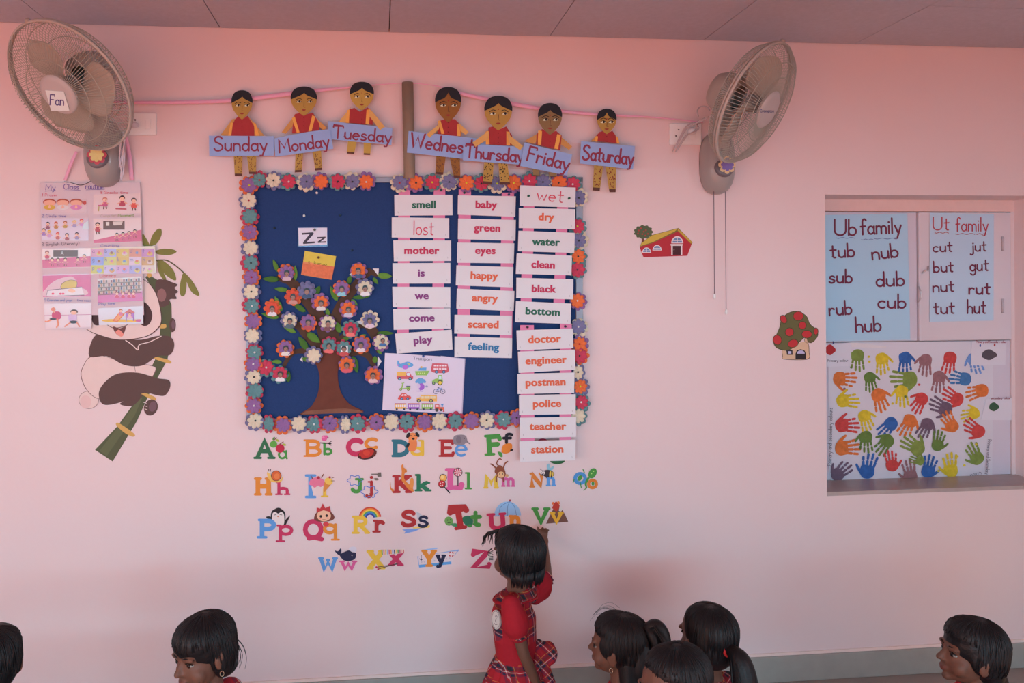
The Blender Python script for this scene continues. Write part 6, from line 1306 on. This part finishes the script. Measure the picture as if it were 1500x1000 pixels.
# ------------------------------------------------------------------ kneeling children whose heads rise into the picture
CAPL = [((0, -.018, .036), (.083, .096, .083)), ((0, -.045, -.005), (.078, .064, .078))]
def kneeler(label, px, py, y, s, hf, bf, style, tilt=0.0, blouse=None, seed=1, reach=None):
    c = P(px, py, y); Rm = frame(hf, tilt); b = Vector(bf).normalized(); r = b.cross(Vector((0, 0, 1)))
    N = c + Rm @ Vector((0, -.018, -.05)) * s + Vector((0, 0, -.078 * s)) - b * .004
    up = Vector((0, 0, 1)); H = Vector((N.x, N.y, .235)) - b * .01
    t = thing('person', label, 'person', (H.x, H.y, 0), 'seated children')
    B = Body(); add_head(B, c, Rm, s, N - up * .01)
    B.cap([N - up * .02, N - up * .08, H + up * .05, H], [.052 * s, .070 * s, .068 * s, .072 * s])
    for k in (-1, 1):
        S = N + r * k * .088 * s - up * .036 * s; E = S + r * k * .022 - up * .118 + b * .018; Wr = E + b * .085 - up * .05 - r * k * .045
        if reach and k < 0: E = S.lerp(P(*reach), min(1, .13 / (P(*reach) - S).length)); Wr = E + b * .06 - up * .10
        B.cap([N - up * .022, S], [.030 * s, .030 * s]); B.cap([S, E], [.027 * s, .022 * s]); B.cap([E, Wr], [.021 * s, .015 * s])
        hand(B, Wr, b * .7 - up * .6, up * .6 + b * .6, -k, .9, (.5, .55, .6, .65))
        K = Vector((H.x, H.y, .05)) + b * .13 + r * k * .055; A_ = K - b * .19 + up * -.012
        B.cap([H + r * k * .045, K], [.060, .046]); B.cap([K, A_], [.042, .028]); B.cap([A_, A_ - b * .055], [.024, .018])
    B.fuse('body', t, .0048, [SKM, LIPM], face_pick(c, Rm, s), 4)
    add_face_parts(t, c, Rm, s, style in ('bob', 'topknot'))
    # dress: bodice, sleeves and a skirt spread to the floor
    D = Body(); D.cap([N - up * .030 * s, N - up * .085, H + up * .05, H], [.060 * s, .082 * s, .080 * s, .088 * s])
    D.cap([H, H - up * .08 + b * .02, Vector((H.x, H.y, .075)) + b * .01], [.088, .12, .15])
    for k in (-1, 1):
        K = Vector((H.x, H.y, .06)) + b * .13 + r * k * .055; D.cap([H + r * k * .03, K, K - b * .16], [.088, .078, .070])
    D.fuse('dress', t, .006, [blouse or PLD2], None, 4)
    for k in (-1, 1):
        S = N + r * k * .084 * s - up * .036 * s; E = S + r * k * .022 - up * .075 + b * .012
        if reach and k < 0: E = S.lerp(P(*reach), min(1, .115 / (P(*reach) - S).length))
        q = Body(); q.cap([N + r * k * .045 - up * .030 * s, S + up * .002, S.lerp(E, .6), E], [.032 * s, .040 * s, .044 * s, .032 * s]); q.fuse('sleeve', t, .005, [blouse or PLD2], None, 4)
    mb = MB(); mb.tube([N + Vector((.054 * s * math.cos(a), .054 * s * math.sin(a), -.034 * s - .008 * math.cos(a - math.atan2(b.y, b.x)))) for a in [2 * PI * i / 24 for i in range(24)]], .012, REDM if style != 'side' else PLD2, 8, closed=True); mb.build('collar', t)
    # hair
    Hh = Body(lambda p: c + Rm @ (Vector(p) * s))
    lob = list(CAPL) if style in ('bob', 'boy', 'side') else [((0, -.032, .038), (.083, .088, .081)), CAPL[1]]
    for cc, rr_ in lob: Hh.ell(cc, rr_)
    def extra(cc, rr_): Hh.ell(cc, rr_); lob.append((cc, rr_))
    if style == 'bob':
        extra((0, -.05, -.045), (.076, .052, .052))
        for k in (-1, 1): extra((k * .062, -.030, -.012), (.026, .046, .062))
        extra((0, .002, .050), (.079, .0835, .066))
    elif style == 'boy':
        for k in (-1, 1): extra((k * .064, -.020, .010), (.020, .050, .052))
        extra((0, .000, .056), (.078, .081, .060))
    elif style == 'crop':
        for k in (-1, 1): extra((k * .064, -.026, .016), (.020, .048, .050))
        extra((0, -.011, .060), (.076, .077, .057))
    elif style in ('topknot', 'pony'):
        for k in (-1, 1): extra((k * .062, -.014 if style == 'topknot' else -.036, .018), (.022, .058 if style == 'topknot' else .046, .050))
        extra((0, -.004 if style == 'topknot' else -.014, .062), (.076, .079 if style == 'topknot' else .073, .056))
    elif style == 'side':
        for k in (-1, 1): extra((k * .064, -.020, .008), (.021, .052, .056))
        extra((0, -.002, .060), (.077, .081, .057)); extra((0, -.055, -.045), (.068, .046, .050))
        Hh.cap([(0, -.07, -.05), (0, -.095, -.085), (0, -.10, -.115)], [.036 * s, .03 * s, .012 * s])
    hair = Hh.fuse('hair', t, .004, [HAIRM], None, 3)
    st = strands(t, c, Rm, s, (0, -.03, .11), lob, 190, seed=seed, zmin=-.085 if style in ('bob', 'side') else -.06, front=.02, zf={'bob': .030, 'boy': .038, 'side': .048}.get(style, .052)); st.build('locks', hair)
    X = lambda p: c + Rm @ (Vector(p) * s); rd = random.Random(seed + 50)
    if style == 'bob':
        mb = MB()
        for i in range(7): x_ = rd.uniform(-.05, .02); L_ = smooth_pts([(x_ + .01, -.09, .02), (x_, -.112, -.02), (x_ - .008, -.120 + rd.uniform(-.008, .006), -.06), (x_ - .004, -.106, -.095 + rd.uniform(-.012, .012))], False, 5); mb.tube([X(v) for v in L_], [.0022 * (1 - .85 * q / len(L_)) for q in range(len(L_))], HAIRM, 5)
        mb.build('loose_locks', hair)
    if style == 'topknot':
        kn = X((0, -.095, .070)); Q = Body(X); Q.cap([(0, -.085, .062), (0, -.105, .078)], [.017 * s, .017 * s]).cap([(0, -.105, .078), (.004, -.135, .094), (.006, -.160, .070), (.004, -.172, .020), (.002, -.166, -.010)], [.019 * s, .024 * s, .022 * s, .016 * s, .005 * s]).cap([(0, -.105, .080), (-.016, -.128, .070), (-.020, -.142, .030), (-.014, -.140, -.006)], [.016 * s, .018 * s, .014 * s, .004 * s]); pt_ = Q.fuse('topknot', t, .0035, [HAIRM], None, 3)
        mb = MB()
        for i in range(26):
            a = rd.uniform(-.03, .03); mb.tube([X((a * .3, -.10, .078)), X((a, -.140, .094 + rd.uniform(-.02, .012))), X((a * 1.2, -.170 + rd.uniform(-.014, .010), .05)), X((a * 1.4, -.172 + rd.uniform(-.016, .014), -.012 + rd.uniform(-.02, .02)))], [.003, .003, .0022, .0007], HAIRM, 5)
        mb.build('locks', pt_)
        Q = Body(X); Q.cap([(0, -.075, .01), (0, -.082, -.05), (0, -.078, -.13)], [.058 * s, .062 * s, .046 * s]).cap([(.04, -.05, -.03), (.05, -.055, -.12)], [.035 * s, .028 * s]).cap([(-.04, -.05, -.03), (-.05, -.055, -.12)], [.035 * s, .028 * s]); lw = Q.fuse('loose_hair', t, .0045, [HAIRM], None, 4)
        mb = MB()
        for i in range(8):
            a = rd.uniform(-.9, .9); h_ = rd.uniform(0, .012); L_ = smooth_pts([(a * .05, .0, .116), (a * .055, .030, .121 + h_), (a * .06, .062, .108 + h_), (a * .06, .080, .086 + h_)], False, 5); mb.tube([X(v) for v in L_], .0004, HAIRM, 4)
        mb.build('stray_hairs', hair)
    if style == 'pony':
        Q = Body(X); Q.cap([(0, -.098, .010), (0, -.122, .006)], [.018 * s, .020 * s]).cap([(0, -.122, .006), (.002, -.150, -.012), (.004, -.166, -.065), (.004, -.172, -.125), (.002, -.176, -.165)], [.022 * s, .034 * s, .040 * s, .036 * s, .014 * s]); pt_ = Q.fuse('ponytail', t, .004, [HAIRM], None, 2)
        mb = MB()
        for i in range(60):
            a = rd.uniform(-1, 1); e = rd.uniform(-.02, .025)
            mb.tube([X((a * .012, -.122, .010)), X((a * .030, -.158 + e * .5, -.01)), X((a * .036, -.180 + e, -.07)), X((a * .034 + rd.uniform(-.01, .01), -.190 + e, -.125)), X((a * .03 + rd.uniform(-.015, .015), -.196 + e, -.165 + rd.uniform(-.03, .01)))], [.003, .0032, .0030, .0026, .0008], HAIRM, 5)
        mb.build('locks', pt_)
        mb = MB(); f = [X((.021 * math.cos(a), -.108, .008 + .021 * math.sin(a))) for a in [2 * PI * i / 20 for i in range(20)]]; mb.tube(f, .0055 * s, M((196, 40, 44), .6), 8, closed=True); mb.build('hair_band', t)
        mb = MB(); mb.ball(X((.012, -.118, -.026)), .006, M((190, 180, 176), .3), seg=10, rings=8); mb.build('hair_clip', t)
    return t
kneeler('child at the far left edge, only black hair seen, cut by the frame', -9, 969, -.75, .96, (-.2, 1, 0), (0, 1, 0), 'boy', seed=3)
kneeler('child at lower left looking back over the shoulder towards the room', 297, 956, -.80, 1.00, (-.66, -.72, -.10), (-.8, .5, 0), 'bob', tilt=.06, seed=4)
kneeler('child with a looped topknot and small earring facing left', 903, 946, -.75, .95, (-.83, .53, .0), (-.4, .92, 0), 'topknot', blouse=REDM, seed=5)
kneeler('child with short black hair in front of the two girls with tied hair', 983, 1010, -1.17, 1.02, (-.97, -.22, -.06), (-.85, .5, 0), 'crop', seed=6)
kneeler('child with a ponytail in a red band and tartan dress', 1033, 934, -.71, 1.03, (-.33, .94, 0), (-.4, .9, 0), 'pony', seed=7)
kneeler('child at lower right in profile with short hair and tartan collar', 1421, 957, -.98, .97, (-.97, .20, .10), (-.9, .35, 0), 'side', seed=8, reach=(1338, 1006, -1.02))

# ------------------------------------------------------------------ the girl standing at the wall
gc = P(757, 815, -.42); gs = .99; gR = frame((-.60, .79, .06)); gt = thing('person', 'small girl in red tartan dress standing and pointing at the alphabet stickers', 'person', (P(760, 950, -.42).x, -.42, 0))
B = Body(); N = P(756, 866, -.405); add_head(B, gc, gR, gs, N - Vector((0, 0, .012)))
bf = Vector((-.94, .34, 0)).normalized(); br = bf.cross(Vector((0, 0, 1))); up = Vector((0, 0, 1))
PV = P(757, 978, -.415)
B.cap([N - up * .02, N - up * .07 + bf * .006, N.lerp(PV, .6), PV], [.046, .062, .062, .070])
SL, SR = P(749, 888, -.505), P(784, 870, -.315); EL, WL = P(767, 957, -.515), P(788, 1006, -.49); ER, WR = P(801, 842, -.215), P(798, 801, -.080)
for S_, E_, W2 in ((SL, EL, WL), (SR, ER, WR)):
    B.cap([N - up * .028, S_], [.030, .029]); B.cap([S_, E_], [.026, .021]); B.cap([E_, E_.lerp(W2, .35), W2], [.021, .0205, .0150])
hand(B, WL, (.10, .02, -1), (.0, -.9, 0), 1, .95, (.5, .6, .7, .75))
hand(B, WR, (-.08, .32, .94), (.25, -1, .4), -1, .98, (.12, .95, 1.15, 1.25), spread=.10)
for k in (-1, 1):
    hp_ = PV + br * k * .042 - up * .02; kn = Vector((hp_.x, hp_.y, .20)) + bf * .012; an = Vector((hp_.x, hp_.y, .04)) - bf * .006
    B.cap([hp_, kn], [.052, .036]); B.cap([kn, kn.lerp(an, .35), an], [.034, .034, .022]); B.cap([an - up * .014, an + bf * .075 - up * .020], [.022, .018])
B.fuse('body', gt, .0042, [SKM, LIPM], face_pick(gc, gR, gs), 3)
add_face_parts(gt, gc, gR, gs)
# bodice: red sides and waist, tartan yoke, chest and back
D = Body(); D.cap([N - up * .030, N - up * .080 + bf * .010, N.lerp(PV, .55) + bf * .006, N.lerp(PV, .86)], [.058, .082, .080, .076])
for S_ in (SL, SR): D.cap([N - up * .034, S_.lerp(N, .25)], [.036, .034])
zw = N.lerp(PV, .60).z
def bod_pick(p, n):
    q = p - N; a = q.dot(bf); z = q.z
    if p.z < zw: return 0
    if z > -.050: return 1
    if a < -.030: return 1
    if a > .035 and z < -.085: return 1
    return 0
D.fuse('bodice', gt, .0045, [REDM, PLD], bod_pick, 4)
for S_, E_, e in ((SL, EL, .58), (SR, ER, .75)):
    d_ = (E_ - S_); q = Body(); q.cap([S_ - d_.normalized() * .006, S_ + d_ * .25, S_ + d_ * .45, S_ + d_ * e], [.036, .048, .048, .034]); q.fuse('sleeve', gt, .0042, [REDM], None, 4)
    cc = S_ + d_ * e; dn = d_.normalized(); o1 = dn.orthogonal().normalized(); o2 = dn.cross(o1)
    mb = MB(); n_ = 64; vs = []
    for j, (rr_, hh) in enumerate(((.034, -.004), (.032, .002), (.036, .010), (.0355, .0105), (.031, .002))):
        for i in range(n_):
            a = 2 * PI * i / n_; k_ = rr_ * (1 + (.07 * math.sin(a * 12) if j in (2, 3) else .02 * math.sin(a * 12))); vs.append(cc + (o1 * math.cos(a) + o2 * math.sin(a)) * k_ + dn * hh)
    mb.add(vs, [[j * n_ + i, j * n_ + (i + 1) % n_, (j + 1) * n_ + (i + 1) % n_, (j + 1) * n_ + i] for j in range(4) for i in range(n_)], PLD2, True); mb.build('sleeve_cuff', gt)
# collar, two flaps
mb = MB(); n_ = 48; vs = []
for j, (rr_, hh) in enumerate(((.044, .008), (.052, .006), (.072, -.018), (.076, -.026), (.073, -.027), (.050, .000))):
    for i in range(n_):
        a = 2 * PI * i / n_; fw = math.cos(a); out = rr_ * (1 + .10 * max(0, fw) * (j > 1)); vs.append(N + (bf * math.cos(a) + br * math.sin(a)) * out + up * (hh + .002 - .010 * fw + (.008 * abs(math.sin(a)) if j > 1 else 0)))
mb.add(vs, [[j * n_ + i, j * n_ + (i + 1) % n_, (j + 1) * n_ + (i + 1) % n_, (j + 1) * n_ + i] for j in range(5) for i in range(n_)], PLD, True)
mb.tube([N + (bf * math.cos(a) + br * math.sin(a)) * .0765 * (1 + .10 * max(0, math.cos(a))) + up * (-.024 - .010 * math.cos(a) + .008 * abs(math.sin(a))) for a in [2 * PI * i / 48 for i in range(48)]], .0045, REDM, 6, closed=True); mb.build('collar', gt)
# pleated skirt
mb = MB(); n_ = 160; wc = N.lerp(PV, .80); vs = []; prof = [(.070, .010), (.080, -.004), (.098, -.05), (.120, -.11), (.146, -.18), (.160, -.225), (.157, -.226), (.140, -.18), (.090, -.05)]
for j, (rr_, hh) in enumerate(prof):
    for i in range(n_):
        a = 2 * PI * i / n_; ph = (a * 18 / (2 * PI)) % 1; pl__ = (ph if ph < .8 else (1 - ph) * 4) * .12 * min(1, -hh / .06 if hh < 0 else 0)
        vs.append(Vector((wc.x, wc.y, wc.z + hh)) + (bf * math.cos(a) * 1.0 + br * math.sin(a) * .92) * rr_ * (1 + pl__ - .05))
mb.add(vs, [[j * n_ + i, j * n_ + (i + 1) % n_, (j + 1) * n_ + (i + 1) % n_, (j + 1) * n_ + i] for j in range(len(prof) - 1) for i in range(n_)], PLD, True); mb.build('skirt', gt)
# sash bow at the back
kn_ = P(789, 942, -.43); mb = Body()
mb.cap([kn_, P(800, 948, -.45), P(808, 955, -.46), P(805, 966, -.46), P(795, 958, -.45)], [.012, .020, .022, .020, .014]).cap([kn_, P(796, 946, -.38), P(806, 948, -.34), P(806, 960, -.34)], [.012, .018, .020, .014]).ell(kn_, (.015, .014, .016))
mb.cap([kn_, P(797, 972, -.46), P(808, 1010, -.47)], [.010, .018, .024]).cap([kn_, P(786, 970, -.47), P(777, 1002, -.49)], [.010, .014, .018])
mb.fuse('sash_bow', gt, .0040, [PLD2], None, 3)
# round white school badge on the chest
bc = P(727.5, 907, -.455); bn_ = Vector((-.80, -.60, .06)).normalized(); o1 = bn_.cross(up).normalized(); o2 = o1.cross(bn_)
for it in range(1):
    mb = MB(); ring = lambda r1, r2, h: [bc + o1 * r1 * math.cos(a) + o2 * r2 * math.sin(a) + bn_ * h for a in [2 * PI * i / 28 for i in range(28)]]
    mb.slab(ring(.0235, .034, .004), -bn_ * .006, M((200, 190, 190), .6)); bd = mb.build('badge', gt)
    mb = MB(); mb.tube(ring(.020, .030, .0042), .0007, M((80, 60, 70), .6), 4, closed=True)
    for pts in (((-.008, .010), (-.002, .016), (.004, .012), (-.003, .004)), ((-.003, .004), (.003, -.004), (-.002, -.010)), ((-.008, -.014), (0, -.018), (.008, -.014))):
        mb.tube([bc + o1 * u + o2 * v + bn_ * .0042 for u, v in pts], .0009, M((80, 60, 70), .6), 4)
    mb.build('badge_mark', bd)
# bobbed hair
GL = [((0, -.020, .036), (.086, .098, .084)), ((0, -.046, -.006), (.084, .062, .070)), ((0, -.045, -.034), (.085, .063, .040)), ((0, .002, .050), (.081, .0845, .066))]
Hh = Body(lambda p: gc + gR @ (Vector(p) * gs))
for cc, rr_ in GL: Hh.ell(cc, rr_)
for k in (-1, 1): Hh.ell((k * .064, -.022, .000), (.024, .052, .056)); GL.append(((k * .064, -.022, .000), (.024, .052, .056)))
hair = Hh.fuse('hair', gt, .004, [HAIRM], None, 3)
st = strands(gt, gc, gR, gs, (0, -.03, .11), GL, 320, seed=21, zmin=-.066, front=.02, zf=.03, r0=.0024)
X = lambda p: gc + gR @ (Vector(p) * gs); rd = random.Random(31)
for i in range(16): x_ = -.062 + .06 * rd.random() * (1 if i < 11 else 2); st.tube([X((x_ * .8, .06, .085)), X((x_, .098, .075)), X((x_ - .004, .118 + rd.uniform(-.008, .008), .052)), X((x_ - .008, .120 + rd.uniform(-.012, .006), .022 + rd.uniform(-.01, .012)))], [.004, .004, .0028, .0006], HAIRM, 5)
for i in range(60): a = rd.uniform(-1.3, 1.3); st.tube([X((.084 * math.sin(a), -.03 - .079 * math.cos(a), -.02)), X((.084 * math.sin(a), -.03 - .078 * math.cos(a), -.048)), X((.080 * math.sin(a), -.03 - .074 * math.cos(a), -.076 + rd.uniform(-.006, .006)))], [.004, .0042, .001], HAIRM, 5)
for i in range(4): st.tube([X((.078, -.03 + .008 * i, -.03)), X((.088, -.03 + .008 * i, -.07)), X((.084, -.035 + .008 * i, -.10)), X((.072, -.04 + .008 * i, -.115))], [.003, .0026, .002, .0006], HAIRM, 5)
st.build('locks', hair)
